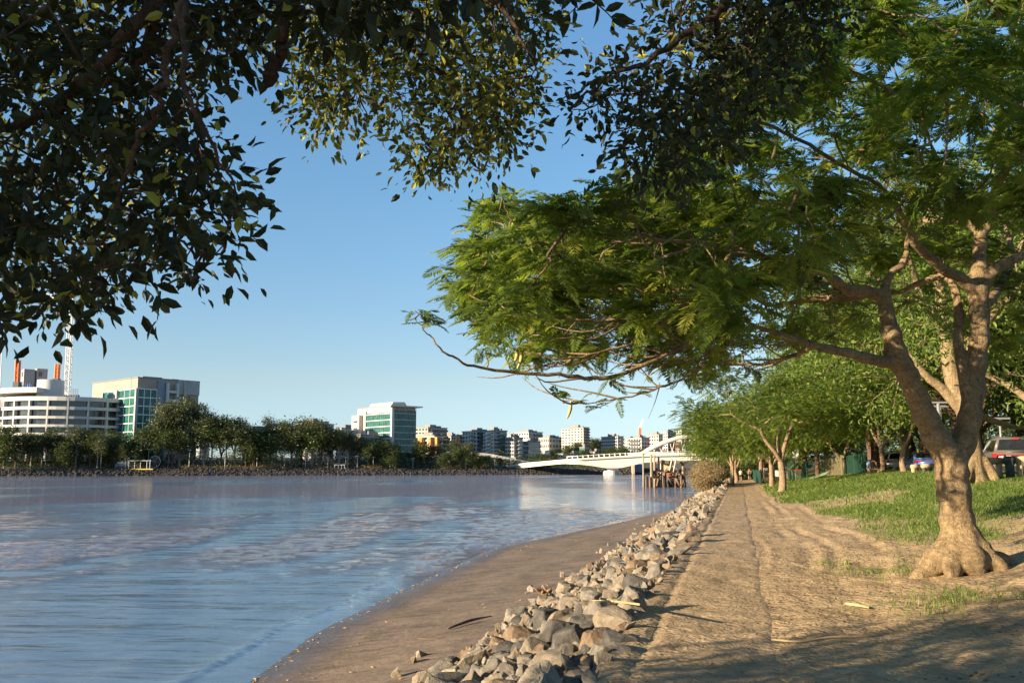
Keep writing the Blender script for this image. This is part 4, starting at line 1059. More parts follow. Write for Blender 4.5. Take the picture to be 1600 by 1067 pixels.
# big brown and glass apartment block
def xB(rt, WL_, WR_, H, fh):
    g = MB().box(-.5, -.05, 0, WL_ * .72, 0, H * .87).box(-.05, WR_ * .30, -.5, -.05, 0, H * .87); g.build('glazing', M['gglass'], rt)
    fr = MB()
    for f in range(0, 10):
        z = H * .87 * f / 9; fr.box(-1.0, -.45, 0, WL_ * .72, z, z + .45); fr.box(-1.0, WR_ * .30, -1.0, -.5, z, z + .45)
    for k in range(7): y = WL_ * .72 * k / 6; fr.box(-.75, -.45, y - .12, y + .12, 0, H * .87)
    for k in range(4): x = WR_ * .30 * k / 3; fr.box(x - .15, x + .15, -.75, -.5, 0, H * .87)
    fr.build('window_frame', M['steelw'], rt)
    MB().box(-1.9, -.9, WL_ * .36, WL_ * .42, 0, H * .88).box(-1.2, .2, -1.2, .2, 0, H * .88).box(-1.2, -.3, WL_ * .70, WL_ * .73, 0, H * .88).build('column', M['concrete'], rt)
    MB().box(WR_ * .31, WR_ * .42, -.9, -.02, 0, H * .98).build('recess_strip', M['bluegrey'], rt)  # blue-grey strip coloured to read as the dark recess
    MB().box(WR_ * .44, WR_ * .47, -2.4, -.02, 0, H * .96).box(WR_ * .60, WR_ * .63, -2.4, -.02, 0, H * .96).build('fin_wall', M['white'], rt)
    for f in range(9):
        z = H * .9 * f / 9 + 2; b_ = MB().box(WR_ * .47, WR_ * .60, -2.2, -.1, z, z + .25).box(WR_ * .47, WR_ * .60, -2.25, -2.1, z, z + 1.2); b_.build('balcony', M['white'], rt)
    for f in range(9):
        z = H * .9 * f / 9 + 2.2
        for k in range(5): MB().box(WR_ * (.65 + .07 * k), WR_ * (.65 + .07 * k + .045), -.3, -.02, z, z + 1.7).build('window', M['glass'], rt)
    MB().box(WR_ * .63, WR_, -.8, .2, H * .84, H * 1.0).box(WR_ * .73, WR_ * .78, -1.2, .2, H * .82, H * 1.0).build('roof_screen', M['concrete'], rt)
block('apartment_building', 'tall brown-panelled apartment block with green glass bays beside the curved white office', 137, 208, 305, 452, 590, 42, 'brownpanel', 'gglass', 10, 0, 0, slab=False, extras=xB)
# green glass tower
def xG(rt, WL_, WR_, H, fh):
    MB().box(-.5, -.05, WL_ * .02, WL_ * .72, H * .02, H * .9).build('glazing', M['gglass'], rt); MB().box(0, WR_, -.5, -.05, 0, H * .93).build('glazing', M['gglass'], rt)
    for f in range(9):
        z = H * .98 * f / 9
        MB().box(-.8, -.3, WL_ * .0, WL_ * .73, z - .1, z + (.9 if f < 5 else .35)).build('floor_slab', M['white'], rt); MB().box(-.8, WR_, -.8, -.3, z - .1, z + .4).build('floor_slab', M['ggreen'], rt)
    fr = MB()
    for k in range(13): y = WL_ * .72 * k / 12; fr.box(-.65, -.45, y - .07, y + .07, 0, H * .9)
    for k in range(17): x = WR_ * k / 16; fr.box(x - .06, x + .06, -.65, -.45, 0, H)
    fr.build('window_frame', M['steelg'], rt)
    MB().box(-1.2, .3, -1.2, .3, 0, H * 1.0).build('corner_pier', M['white'], rt); MB().box(-1.0, -.2, WL_ * .72, WL_ * .74, 0, H * .95).build('corner_pier', M['white'], rt)
    MB().box(-3.5, WR_ + 2.5, -3.5, 2, H * .985, H * 1.005).build('roof_canopy', M['offwhite'], rt)
    MB().prism([(1, H), (2.5, H * 1.075), (10, H * 1.085), (12, H)], WL_ * .1, WL_ * .72, 'y').build('plant_room', M['offwhite'], rt)
    MB().box(-2.5, 3, WL_ * .84, WL_ * 1.06, H * .42, H * .88).build('side_wing', M['concrete'], rt)
    for f in range(3): MB().box(-2.62, -2.4, WL_ * .89, WL_ * .99, H * (.5 + .125 * f), H * (.53 + .125 * f)).build('window', M['glass'], rt)
block('office_tower', 'green glass office tower with sloped cream plant room above the trees', 557, 612, 648, 505, 634, 50, 'offwhite', 'gglass', 9, 0, 0, slab=False, extras=xG)
# lower blocks between
block('office_building', 'low white office with dark window bands behind the trees between the big blocks', 378, 400, 432, 500, 672, 30, 'white', 'glass', 4, 4, 6, ww=.95, wh=.45)
block('apartment_building', 'pale cream flat-roofed block peeping over the gum trees', 462, 488, 511, 560, 659, 48, 'offwhite', 'glass', 9, 4, 4)
block('office_building', 'white stepped roofline building just beside the green glass tower', 524, 532, 560, 540, 669, 24, 'white', 'glass', 6, 3, 8)
block('office_building', 'long low grey brown office with teal windows in front of the glass tower', 560, 562, 608, 482, 679, 12, 'brownpanel', 'gglass', 4, 0, 9, ww=.8)
block('office_building', 'tiny upper storeys of a cream building above dark treetops', 470, 478, 520, 640, 661, 30, 'white', 'glass', 8, 3, 8)
# orange-columned apartments
def xO(cols):
    def f_(rt, WL_, WR_, H, fh):
        for side, k0, k1 in cols:
            mb_ = MB()
            if side == 'R': mb_.box(WR_ * k0, WR_ * k1, -2.4, -.05, 0, H * .96)
            else: mb_.box(-2.4, -.05, WL_ * k0, WL_ * k1, 0, H * .96)
            mb_.build('orange_column', M['orange'], rt)
    return f_
block('apartment_building', 'cream apartments with three orange columns, closest to the glass tower', 643, 678, 704, 560, 681, 40, 'offwhite', 'glass', 6, 7, 4, extras=xO([('L', .04, .13), ('L', .42, .58), ('L', .78, .9), ('R', .02, .14)]), balc=[('R', .2, .9, 'concrete')])
block('apartment_building', 'brown-topped apartment block rising behind the orange columned apartments', 648, 668, 698, 640, 668, 40, 'tan_r', 'glass', 9, 4, 6, balc=[('R', .1, .95, 'darkgrey')])
block('apartment_building', 'white apartments ended by a bright orange column', 690, 712, 716, 556, 681, 65, 'offwhite', 'glass', 6, 6, 1, extras=xO([('R', .05, .95), ('L', .86, .99)]))
block('apartment_building', 'brown and cream stepped apartments beside the orange columned ones', 714, 722, 736, 566, 680, 38, 'tan_r', 'glass', 6, 2, 4, balc=[('R', .1, .9, 'white')])
block('apartment_building', 'white and blue grey apartment tower with stacked balconies', 722, 744, 770, 548, 674, 45, 'white', 'glass', 8, 5, 5, wallR='bluegrey', balc=[('R', .1, .55, 'darkgrey'), ('L', .1, .4, 'concrete')])
block('apartment_building', 'bright white ribbed apartment tower with a flat overhanging roof', 752, 771, 792, 540, 673, 55, 'white', 'glass', 9, 5, 5, wallR='bluegrey', balc=[('L', .2, .45, 'white'), ('R', .35, .8, 'ggreen')])
block('apartment_building', 'grey and dark blue apartment block with a column of white framed windows', 790, 803, 817, 535, 684, 45, 'concrete', 'glass', 7, 4, 4, wallR='darkgrey', balc=[('R', .3, .6, 'white')])
block('apartment_building', 'low grey block beside the dark blue one above the road ramp', 815, 826, 845, 560, 690, 40, 'concrete', 'glass', 5, 4, 6)
block('apartment_building', 'white stepped block on the rise with a tall lift tower', 803, 826, 848, 760, 675, 45, 'white', 'glass', 7, 6, 4, balc=[('R', .2, .9, 'darkgrey')])
block('apartment_building', 'warm white low terraces on the hill under the stepped block', 842, 858, 878, 720, 684, 42, 'offwhite', 'glass', 4, 6, 4)
block('apartment_building', 'tall cream tower with dark balconies on its shaded side', 878, 912, 921, 690, 668, 62, 'offwhite', 'glass', 12, 7, 3, balc=[('R', .1, .95, 'darkgrey')])
block('house', 'small teal and cream house on the wooded slope beside the cream tower', 906, 914, 921, 600, 699, 45, 'ggreen', 'glass', 2, 3, 2)
block('house', 'pale gabled house among trees above the bridge railing', 922, 930, 946, 640, 706, 40, 'offwhite', 'glass', 2, 3, 4)
block('warehouse', 'long white shed behind the bridge approach', 872, 880, 938, 590, 709, 20, 'white', 'glass', 2, 2, 9)
block('warehouse', 'low brick shed behind the ramp with a pale roof', 835, 838, 882, 570, 709, 15, 'brick', 'glass', 2, 2, 6, roof='white')
block('apartment_building', 'white twin apartment block midway between cream tower and arch bridge', 940, 966, 975, 700, 682, 60, 'white', 'glass', 7, 8, 3, balc=[('R', .2, .9, 'concrete')])
block('apartment_building', 'narrow white and black apartment block under the red crane', 975, 985, 998, 760, 686, 48, 'white', 'glass', 7, 4, 5, balc=[('R', .1, .9, 'darkgrey')])
block('apartment_building', 'white framed apartment block with large recessed balconies', 982, 1003, 1016, 680, 684, 50, 'white', 'glass', 6, 5, 3, balc=[('L', .1, .85, 'darkgrey')])
block('apartment_building', 'slim cream apartment slab left of the dark blue towers', 1015, 1030, 1037, 700, 679, 58, 'offwhite', 'glass', 7, 4, 2)
block('apartment_building', 'dark blue apartment tower with white edges behind the arch', 1034, 1044, 1058, 740, 675, 45, 'white', 'glass', 9, 3, 4, wallR='bluegrey', balc=[('R', .2, .7, 'darkgrey')])
block('apartment_building', 'grey topped tall apartment tower behind the arch crown', 1054, 1066, 1080, 760, 672, 45, 'white', 'glass', 9, 3, 4, wallR='concrete', balc=[('R', .1, .9, 'darkgrey')])
block('apartment_building', 'pale apartment tower half hidden by green leaves near the arch', 1078, 1090, 1112, 730, 677, 45, 'offwhite', 'glass', 8, 3, 5)
block('stadium_stand', 'red roofed stand with white fascia under the arch', 1056, 1062, 1092, 620, 692, 15, 'brick', 'glass', 3, 2, 10, roof='brick')
block('warehouse', 'white box shaped building beside the red roofed stand', 1068, 1072, 1086, 600, 700, 20, 'white', 'glass', 1, 2, 1)
block('office_building', 'small white block above the treetops beside the brown apartment block', 306, 310, 326, 620, 686, 30, 'white', 'glass', 4, 2, 4)

for k, (xa, xm, xb, Yb, yt, w_, lb) in enumerate(((700, 712, 726, 860, 682, 'tan_r', 'distant tan block filling the gap behind the orange columned apartments'), (845, 862, 880, 900, 683, 'white', 'distant white block just before the cream tower'), (918, 926, 934, 980, 690, 'concrete', 'distant grey block on the wooded rise beside the cream tower'),
        (950, 962, 980, 950, 686, 'offwhite', 'distant cream block behind the twin white block'), (1010, 1022, 1036, 930, 681, 'concrete', 'distant grey block behind the slim cream slab'), (790, 800, 815, 900, 680, 'offwhite', 'distant cream block above the dark blue apartment block'), (1040, 1052, 1062, 960, 676, 'white', 'distant white block between the towers behind the arch'))):
    block('apartment_building', lb, xa, xm, xb, Yb, yt, 42 + 3 * k, w_, 'glass', 7, 4, 4, balc=[('R', .2, .8, 'concrete')])
# curved white office, with its drum
C0 = P(58, 735, 445); zb = 3.0; cyc = 445 + 34
rt = empty('office_building', (C0.x, cyc, zb), 'curved white office with long balcony bands and a round rooftop drum', 'building')
def arc(r0_, r1_, a0, a1, z0, z1, n=26):
    an = np.radians(np.linspace(a0, a1, n)); V_ = []
    for a in an:
        for r_ in (r0_, r1_):
            for z_ in (z0, z1): V_.append((r_ * math.sin(a), -r_ * math.cos(a), z_))
    F_ = []
    for q in range(n - 1):
        k = q * 4
        for (a_, b_) in ((0, 1), (1, 3), (3, 2), (2, 0)): F_.append((k + a_, k + 4 + a_, k + 4 + b_, k + b_))
    F_ += [(0, 2, 3, 1), (4 * n - 4, 4 * n - 3, 4 * n - 1, 4 * n - 2)]
    return V_, F_
def zl(py): return zat(60, py, 447) - zb
for k, (pt, pb) in enumerate(((619.5, 626), (635, 640), (650, 654), (663, 667), (676, 680), (690, 694))):
    MB().add(*arc(31, 34.4, -88, 78, zl(pb), zl(pt))).build('balcony_band', M['white'], rt)
MB().add(*arc(5, 32.6, -88, 78, zl(720), zl(622), 30)).build('glazing', M['glass'], rt)
for a in range(-85, 80, 15): MB().add(*arc(31.5, 34.4, a - .6, a + .6, zl(720), zl(622), 2)).build('column', M['white'], rt)
MB().box(-64, -2, -24, 30, zl(720), zl(622)).box(-60, 4, -20, 10, zl(622), zl(614)).build('wall', M['concrete'], rt)
MB().add(*arc(20, 37, -88, -2, zl(614), zl(606))).build('roof_terrace', M['white'], rt)
for k in range(14): MB().box(-62 + k * 2.9, -59.6 + k * 2.9, -24.3, -23.9, zl(650), zl(640)).build('window', M['glass'], rt)
for (pt, pb) in ((632, 639), (648, 654), (661, 667), (675, 681)): MB().box(-66, -28, -26.5, -24, zl(pb), zl(pt)).build('balcony_band', M['white'], rt)
DR = P(79, 605, 455); mb = MB(); mb.tube([(DR.x - C0.x, 455 - cyc, zl(620)), (DR.x - C0.x, 455 - cyc, zl(592))], [6.0, 6.0], 40); o = mb.build('rooftop_drum', M['white'], rt, True)
mod = o.modifiers.new('e', 'EDGE_SPLIT'); mod.split_angle = R(40)
# construction behind it
def lattice(p0, p1, w, n, mat, name, label, cat, t=.10):
    p0, p1 = Vector(p0), Vector(p1); ax = (p1 - p0).normalized(); u = ax.cross(Vector((0, 1, .1))).normalized() * w / 2; v = ax.cross(u).normalized() * w / 2
    mb = MB(); L = (p1 - p0)
    cs = [u + v, u - v, -u - v, -u + v]
    for c_ in cs: mb.tube([p0 + c_ - p0, p1 + c_ - p0], [t * 1.3] * 2, 4)
    for k in range(n):
        a0, a1 = L * k / n, L * (k + 1) / n
        for q in range(4):
            c_, d_ = cs[q], cs[(q + 1) % 4]
            mb.tube([a0 + (c_ if k % 2 else d_), a1 + (d_ if k % 2 else c_)], [t] * 2, 4, False); mb.tube([a0 + c_, a0 + d_], [t] * 2, 4, False)
    return mb
    return mb
Yc = 500
p0, p1 = P(104.5, 622, Yc), P(112, 470, Yc)
rt = empty('tower_crane', tuple(p0), 'white lattice crane mast rising behind the curved office', 'crane')
lattice(p0, p1, 2.3, 26, M['steelw'], '', '', '', .13).build('mast', M['steelw'], rt)
q1 = p1 - p0; mb = lattice(q1, q1 + Vector((-45, 30, 12)), 1.6, 14, M['steelw'], '', '', '', .1); V_, F4_, F3_, A_ = mb.arrays(); MB().add(V_ + np.array(q1), F4_, F3_).build('jib', M['steelw'], rt)
MB().box(q1.x - 1.4, q1.x + 1.4, q1.y - 1.4, q1.y + 1.4, q1.z - .5, q1.z + 2.4).build('cab', M['steelw'], rt)
for (x0, yb, yt, lb) in ((27.5, 597, 563, 'orange piling rig mast with dark foot on the building site'), (89.5, 592, 569, 'red orange mast standing behind the round rooftop drum')):
    a0, a1 = P(x0 - 1, yb + 4, Yc), P(x0 + .8, yt, Yc); rt = empty('crane_mast', tuple(a0), lb, 'crane'); lattice(a0, a1, 1.55, 9, None, '', '', '', .32).build('mast', M['cranered'], rt)
    MB().box(-1.5, 1.5, -1.5, 1.5, -4, 1.5).build('base', M['darkgrey'], rt)
p0 = P(50, 625, 510)
rt = empty('lift_core', tuple(p0), 'unfinished concrete lift core on the building site', 'building'); rt.rotation_euler = (0, 0, R(40))
hh = zat(50, 578, 510) - p0.z
MB().box(-5.5, 0, -3, 3, -12, hh).box(.6, 6, -4, 3, -12, hh + .6).build('wall', M['concrete'], rt)
for k in range(3): MB().box(1.6, 3.2, -4.2, -3.9, hh - 3.6 - 5 * k, hh - 1.2 - 5 * k).build('window', M['glass'], rt); MB().box(-5.7, -5.4, -1, 1, hh - 4 - 5 * k, hh - 1.5 - 5 * k).build('window', M['glass'], rt)
M['bluenet'] = simple('blue_netting', (.03, .14, .42), .8, .1)
p0 = P(36, 610, 505); rt = empty('scaffold', tuple(p0), 'blue netted scaffold edge below the lift core', 'scaffold'); MB().box(-5, 5, -.2, .2, -1, 3.1).build('netting', M['bluenet'], rt)
mb = MB(); [mb.tube([(x, -.4, -2), (x, -.4, 4.2)], [.09] * 2, 4) for x in np.linspace(-5, 5, 9)]; mb.build('scaffold_frame', M['steelg'], rt)
p0 = P(114, 622, 505); rt = empty('scaffold', tuple(p0), 'dark scaffold tower beside the white crane mast', 'scaffold'); MB().box(-2.4, 2.6, -.2, 2, -3, 1.8).build('netting', M['darkgrey'], rt)
mb = MB(); [mb.tube([(x, -.4, -2), (x, -.4, 5.0)], [.07] * 2, 4) for x in np.linspace(-2.4, 2.6, 5)]; [mb.tube([(-2.4, -.4, z), (2.6, -.4, z)], [.06] * 2, 4) for z in (2.4, 3.6, 4.7)]; mb.build('scaffold_frame', M['steelg'], rt)
a0, a1 = P(.5, 640, 430), P(3.5, 535, 430); mb = MB().tube([(0, 0, -20), a1 - a0], [.28, .2], 8); o = mb.build('flagpole', M['steelw'], None, True, loc=a0); tag(o, 'thin white pole at the very edge beside the curved office', 'pole')
a0 = P(1000, 690, 820); a1 = P(1000, 668, 820); rt = empty('tower_crane', tuple(a0), 'thin red and white crane leaning over the distant apartments', 'crane')
lattice(a0, a1, 1.8, 8, None, '', '', '', .28).build('mast', M['cranered'], rt); mb = lattice(a1, P(1005, 655, 820), 1.0, 8, None, '', '', '', .16); V_, F4_, F3_, A_ = mb.arrays(); MB().add(V_ + np.array(a1 - a0), F4_, F3_).build('jib', M['steelw'], rt)

# ---- haulage ramps and the bridge
M['bridge'] = simple('cream_concrete', (.66, .60, .50), .75, .06, .03)
M['bridge2'] = simple('grey_cream_concrete', (.46, .43, .39), .75, .08, .03)
def band(prof_top, prof_bot, Y, depth, name='deck'):
    Yf = Y if callable(Y) else (lambda x: Y)
    mb = MB(); T = [P(x, y, Yf(x)) for x, y in prof_top]; Bm = [P(x, y, Yf(x)) for x, y in prof_bot]
    n = len(T); V_ = []
    for t_, b_ in zip(T, Bm): V_ += [(t_.x, t_.y, t_.z), (b_.x, b_.y, b_.z), (b_.x, b_.y + depth, b_.z), (t_.x, t_.y + depth, t_.z)]
    F_ = [(k * 4 + a, k * 4 + (a + 1) % 4, (k + 1) * 4 + (a + 1) % 4, (k + 1) * 4 + a) for k in range(n - 1) for a in range(4)] + [(0, 3, 2, 1), (4 * n - 4, 4 * n - 3, 4 * n - 2, 4 * n - 1)]
    return mb.add(V_, F_)
def interp_prof(pts, n=40):
    xs_ = np.linspace(pts[0][0], pts[-1][0], n); return [(x, float(np.interp(x, [p[0] for p in pts], [p[1] for p in pts]))) for x in xs_]
BYY = 446
byf = lambda x, d=0: float(np.interp(x, [785, 830, 900], [492, 468, 446])) + d
org = P(816, 735, BYY); rt = empty('road_bridge', tuple(org), 'long pale concrete road bridge with haunched deck over the river', 'bridge')
top = [(770, 730.5), (800, 728), (816, 725.2), (886, 718.8), (940, 715.4), (1004, 712), (1086, 710.2), (1180, 709)]
bot = [(770, 738), (800, 734), (816, 730.8), (850, 727), (880, 724.2), (905, 725.2), (930, 728.2), (945, 731), (970, 731), (985, 727.5), (1007, 722.5), (1050, 719.6), (1086, 719.4), (1180, 719)]
band(interp_prof(top, 70), interp_prof(bot, 70), byf, 16).build('girder', M['bridge'], rt, False, org)
band([(x, y - 1.7) for x, y in interp_prof(top, 40)], [(x, y + .9) for x, y in interp_prof(top, 40)], lambda x: byf(x, -1.2), 1.0).build('parapet', M['bridge'], rt, False, org)
for px in np.arange(886, 1178, 8.3):
    yt = float(np.interp(px, [p[0] for p in top], [p[1] for p in top])); a = P(px, yt - .5, byf(px, -.6)) - org; MB().box(a.x - .22, a.x + .22, a.y - .2, a.y + .2, a.z, a.z + 1.75).build('railing_post', M['steelw'], rt)
band([(x, y - 5.9) for x, y in interp_prof(top[3:], 40)], [(x, y - 5.1) for x, y in interp_prof(top[3:], 40)], lambda x: byf(x, -.6), .3).build('handrail', M['steelw'], rt, False, org)
for (xa, xb) in ((949.5, 966), ):
    a, b_ = P(xa, 731, BYY + 3), P(xb, 731, BYY + 3); MB().box(a.x - org.x, b_.x - org.x, 3, 12, -1, a.z - org.z + .5).build('pier', M['bridge'], rt)
    a, b_ = P(945, 731, BYY), P(970, 731, BYY); c_ = (a.x + b_.x) / 2 - org.x; w = (b_.x - a.x) / 2
    pl = [(c_ + w * math.cos(t), 8 + 7 * math.sin(t)) for t in np.linspace(0, 6.283, 24, endpoint=False)]
    MB().prism(pl, -3.5, P(955, 735.2, BYY).z - org.z).build('pile_cap', M['bridge2'], rt)
for (xa, xb, ya) in ((988, 991.5, 722),):
    a, b_ = P(xa, ya, BYY + 30), P(xb, ya, BYY + 30); o = MB().box(0, b_.x - a.x, 0, 4, -14, 0).build('bridge_pillar', M['tan_r'], None, loc=a); tag(o, 'square brown river pillar seen under the bridge deck', 'pillar')
    a, b_ = P(991.5, ya, BYY + 34), P(1006, ya, BYY + 34); o = MB().box(.05, b_.x - a.x, 0, 9, -14, 0).prism([(0, 0), (1, -.4), (1, .4)], -14, -13.9).build('bridge_pillar', M['bluegrey'], None, loc=a); tag(o, 'wide shaded river pillar seen under the bridge deck', 'pillar')
# ramps of the riverside expressway
Ye = 498
org = P(740, 735, Ye); rt = empty('elevated_road', tuple(org), 'curving concrete flyover dipping towards the bridge behind riverside trees', 'road')
tp = [(655, 717), (668, 712), (685, 708), (712, 706), (745, 707), (768, 709.5), (790, 714), (812, 719), (830, 722), (862, 721.5)]
band([(x, y - .4) for x, y in interp_prof(tp)], [(x, y + 4.2) for x, y in interp_prof(tp)], Ye, 9).build('deck', M['bridge2'], rt, False, org)
for px in (668, 700, 775, 803): a = P(px, 714, Ye + 3) - org; MB().box(a.x - .9, a.x + .9, 3, 5, -4, a.z).build('pier', M['bridge2'], rt)
org = P(790, 735, Ye - 12); rt = empty('elevated_road', tuple(org), 'low flat ramp running from the flyover to the bridge abutment', 'road')
tp = [(752, 731), (770, 728.5), (800, 726), (830, 725), (870, 721.5)]
band([(x, y - .3) for x, y in interp_prof(tp)], [(x, y + 2.2) for x, y in interp_prof(tp)], Ye - 12, 8).build('deck', M['bridge2'], rt, False, org)
a, b_ = P(800, 729, Ye - 16), P(816, 729, Ye - 16); MB().box(a.x - org.x, b_.x - org.x, -3, 4, -3, a.z - org.z + .3).build('abutment', M['concrete'], rt)
a = P(640, 733, 480); o = MB().box(0, 24, 0, .6, -3, 1.6).box(24, 30, .1, .5, -3, 1.0).build('retaining_wall', M['concrete'], None, loc=a); tag(o, 'pale riverside retaining wall below the flyover', 'wall')
# arch bridge behind
Ya = 585; org = P(1000, 712, Ya); rt = empty('arch_bridge', tuple(org), 'white arch bridge rising behind the road bridge', 'bridge')
for k, dy in enumerate((0, 12)):
    pts = []
    for t in np.linspace(0, 1, 30):
        px = 996 + (1205 - 996) * t; py = 716 - 36.5 * (1 - (2 * t - 1) ** 2) ** .92; p = P(px, py, Ya); pts.append((p.x - org.x, dy, p.z - org.z))
    MB().tube(pts, [1.25] * 30, 8).build('arch_rib', M['bridge'], rt, True)
for k, t in enumerate(np.linspace(.12, .88, 20)):
    px = 996 + 209 * t; py = 716 - 36.5 * (1 - (2 * t - 1) ** 2) ** .92; a = P(px, py, Ya) - org; px2 = px + (5 if k % 2 else -5); b_ = P(px2, 709, Ya) - org
    MB().tube([(a.x, 0, a.z), (b_.x, 0, b_.z)], [.14] * 2, 4).build('hanger', M['steelw'], rt)
a, b_ = P(985, 709, Ya), P(1215, 709, Ya); MB().box(a.x - org.x, b_.x - org.x, -1, 13, P(1000, 712, Ya).z - org.z - .3, P(1000, 707, Ya).z - org.z).build('deck', M['bridge'], rt)

# ---- far trees: six crowns, many copies
protos = []
for k, (hf, rc, tp_, nl, cl, mt, bk, lv) in enumerate((
        (5, 5.0, 14, 5200, 1.0, 'gum', 'bark_gum', 3), (3, 5.5, 11, 5200, 1.2, 'bush', 'bark_fig', 3), (6, 4.2, 17, 5000, .85, 'gum', 'bark_gum', 3),
        (2, 5.0, 8, 4600, 1.1, 'bush', 'bark_fig', 3), (4, 5.5, 12, 5000, 1.0, 'gum', 'bark_gum', 3), (2.5, 2.6, 12, 3600, .8, 'bush', 'bark_fig', 3))):
    protos.append((tree_meshes(200 + k, 'chips', hf, .34, 4, rc, tp_, lv, nl, cl, .62, mt, bk, spread=.75, wig=.2), tp_ + 2.2))
def ftree(px, ytop, back, kind, label, wide=1.0, group='trees on the far river bank'):
    g = fbase(px, back); h = zat(px, ytop, g.y) - g.z; (mt, mc), h0 = protos[kind]
    s = h / h0; rt = empty('tree', (g.x, g.y, g.z), label, 'tree', group, random.uniform(0, 6.28)); w_ = wide * (.72 if ytop < 650 else 1.0); rt.scale = (s * w_, s * w_, s)
    link('trunk', mt, rt); link('crown', mc, rt)
KN = ['tall grey-green gum tree', 'dark rounded tree', 'tall slender gum tree', 'low dark bushy tree', 'spreading gum tree', 'narrow dark conical tree']
FT = [(6, 668, 12, 1), (-25, 672, 16, 1), (24, 680, 9, 3), (48, 676, 14, 4), (65, 672, 18, 0), (86, 657, 22, 5), (100, 690, 10, 3), (118, 668, 14, 4), (140, 682, 12, 1), (160, 660, 24, 5), (152, 676, 10, 4), (178, 690, 14, 3), (186, 668, 26, 5), (205, 668, 16, 5), (196, 690, 9, 4), (224, 700, 12, 3),
      (245, 662, 14, 1), (262, 622, 18, 2), (280, 614, 16, 0), (300, 620, 18, 2), (270, 672, 10, 1), (318, 652, 14, 4), (330, 640, 18, 0), (345, 655, 12, 1), (352, 647, 20, 2), (365, 655, 14, 4), (383, 668, 10, 1), (395, 690, 10, 3), (408, 672, 12, 1), (421, 647, 20, 0), (440, 680, 10, 1), (455, 662, 16, 4),
      (470, 657, 18, 1), (487, 658, 14, 4), (500, 668, 12, 1), (515, 662, 18, 0), (530, 674, 12, 4), (544, 676, 10, 2), (560, 684, 14, 1), (575, 692, 10, 1), (590, 688, 14, 3), (604, 690, 12, 1), (618, 702, 8, 3), (645, 694, 14, 5), (656, 690, 16, 1), (682, 695, 20, 4), (668, 700, 14, 5),
      (700, 706, 8, 3), (716, 700, 8, 1), (728, 692, 9, 4), (740, 704, 7, 3), (752, 716, 5, 3), (762, 712, 8, 1), (705, 690, 22, 4), (780, 714, 30, 3), (-60, 660, 16, 1), (-95, 665, 16, 4), (-130, 662, 14, 0), (-170, 668, 14, 1)]
for k, (px, yt, bk, kd) in enumerate(FT):
    near_ = ('below the curved white office' if px < 140 else 'below the brown apartment block' if px < 240 else 'tucked against the brown apartment block' if px < 310 else 'in the long grove past the brown apartments' if px < 400 else
             'in the grove between the low white office and cream block' if px < 520 else 'in front of the green glass tower' if px < 640 else 'beside the flyover')
    ftree(px, yt, bk, kd, f'{KN[kd]} {near_}', 1.0 if kd != 5 else .9)
for k, (px, yt, back, kd, lb) in enumerate(((800, 715, 60, 3, 'dark bush behind the flyover ramp'), (838, 708, 70, 5, 'dark conical tree beside the brick shed'), (846, 706, 70, 5, 'second dark conical tree beside the brick shed'), (888, 697, 150, 1, 'round dark tree below the cream tower'),
                   (905, 692, 180, 1, 'large dark tree mass below the cream tower'), (925, 686, 260, 1, 'hillside tree behind the cream tower'), (936, 689, 260, 4, 'brownish hillside tree beside the cream tower'), (948, 700, 130, 3, 'low dark tree over the bridge deck'), (958, 699, 140, 1, 'dark tree before the twin white block'),
                   (975, 697, 130, 3, 'small dark tree beside the twin white block'), (1008, 700, 120, 3, 'small tree beyond the foot of the arch'), (870, 700, 140, 3, 'low tree between shed and cream tower'), (860, 714, 60, 3, 'dark hedge-like tree behind the ramp parapet'), (1040, 703, 110, 3, 'low tree beyond the bridge deck'), (915, 703, 110, 3, 'tree beside the teal house'))):
    ftree(px, yt, back, kd, lb, 1.4, 'trees beyond the bridge')
# brown scrub along the far bank top
mb = MB(); r6 = np.random.default_rng(3)
for px, w in ((395, 8), (410, 12), (425, 10), (500, 8), (575, 10), (585, 6), (310, 10), (285, 8), (365, 6), (690, 14), (700, 10), (215, 6), (340, 8)):
    n = 260; g = fbase(px, 8); p = np.stack([g.x + r6.normal(0, w * .35, n), g.y + r6.normal(0, 1.2, n), g.z + .1 + np.abs(r6.normal(0, .9, n))], -1); chips(mb, p, .3 + .4 * r6.random(n), r6, 1)
tag(mb.build('scrub', M['dry']), 'brown scrub growing along the top of the far bank', 'scrub', kind='stuff')
mb = MB(); n = 60000; x = r6.uniform(-330, 60, n); d = r6.uniform(9, 46, n); y = fb_front(x) + d
p = np.stack([x, y, fb_z(d) + np.abs(r6.normal(0, 1, n)) * (.5 + (d - 9) * .12)], -1); chips(mb, p, .4 + .6 * r6.random(n), r6, .8); tag(mb.build('undergrowth', M['bush']), 'dark undergrowth below the far trees', 'undergrowth', kind='stuff')
# loose stones of the far embankment
mb = MB()
for k in range(5200):
    x = r6.uniform(-330, 130); d = r6.uniform(.3, 6); V_, F_ = LOW[r6.integers(0, 8)]
    Q = V_ @ rotm(*r6.uniform(0, 6.28, 3)).T * r6.uniform(.5, 1.1) + np.array((x, float(fb_front(x)) + d, float(fb_z(d)))); mb.add(Q, None, F_)
tag(mb.build('embankment_stones', simple('far_stone', (.06, .055, .052), .9, .4, .5)), 'dark stones of the far embankment', 'stones', kind='stuff')
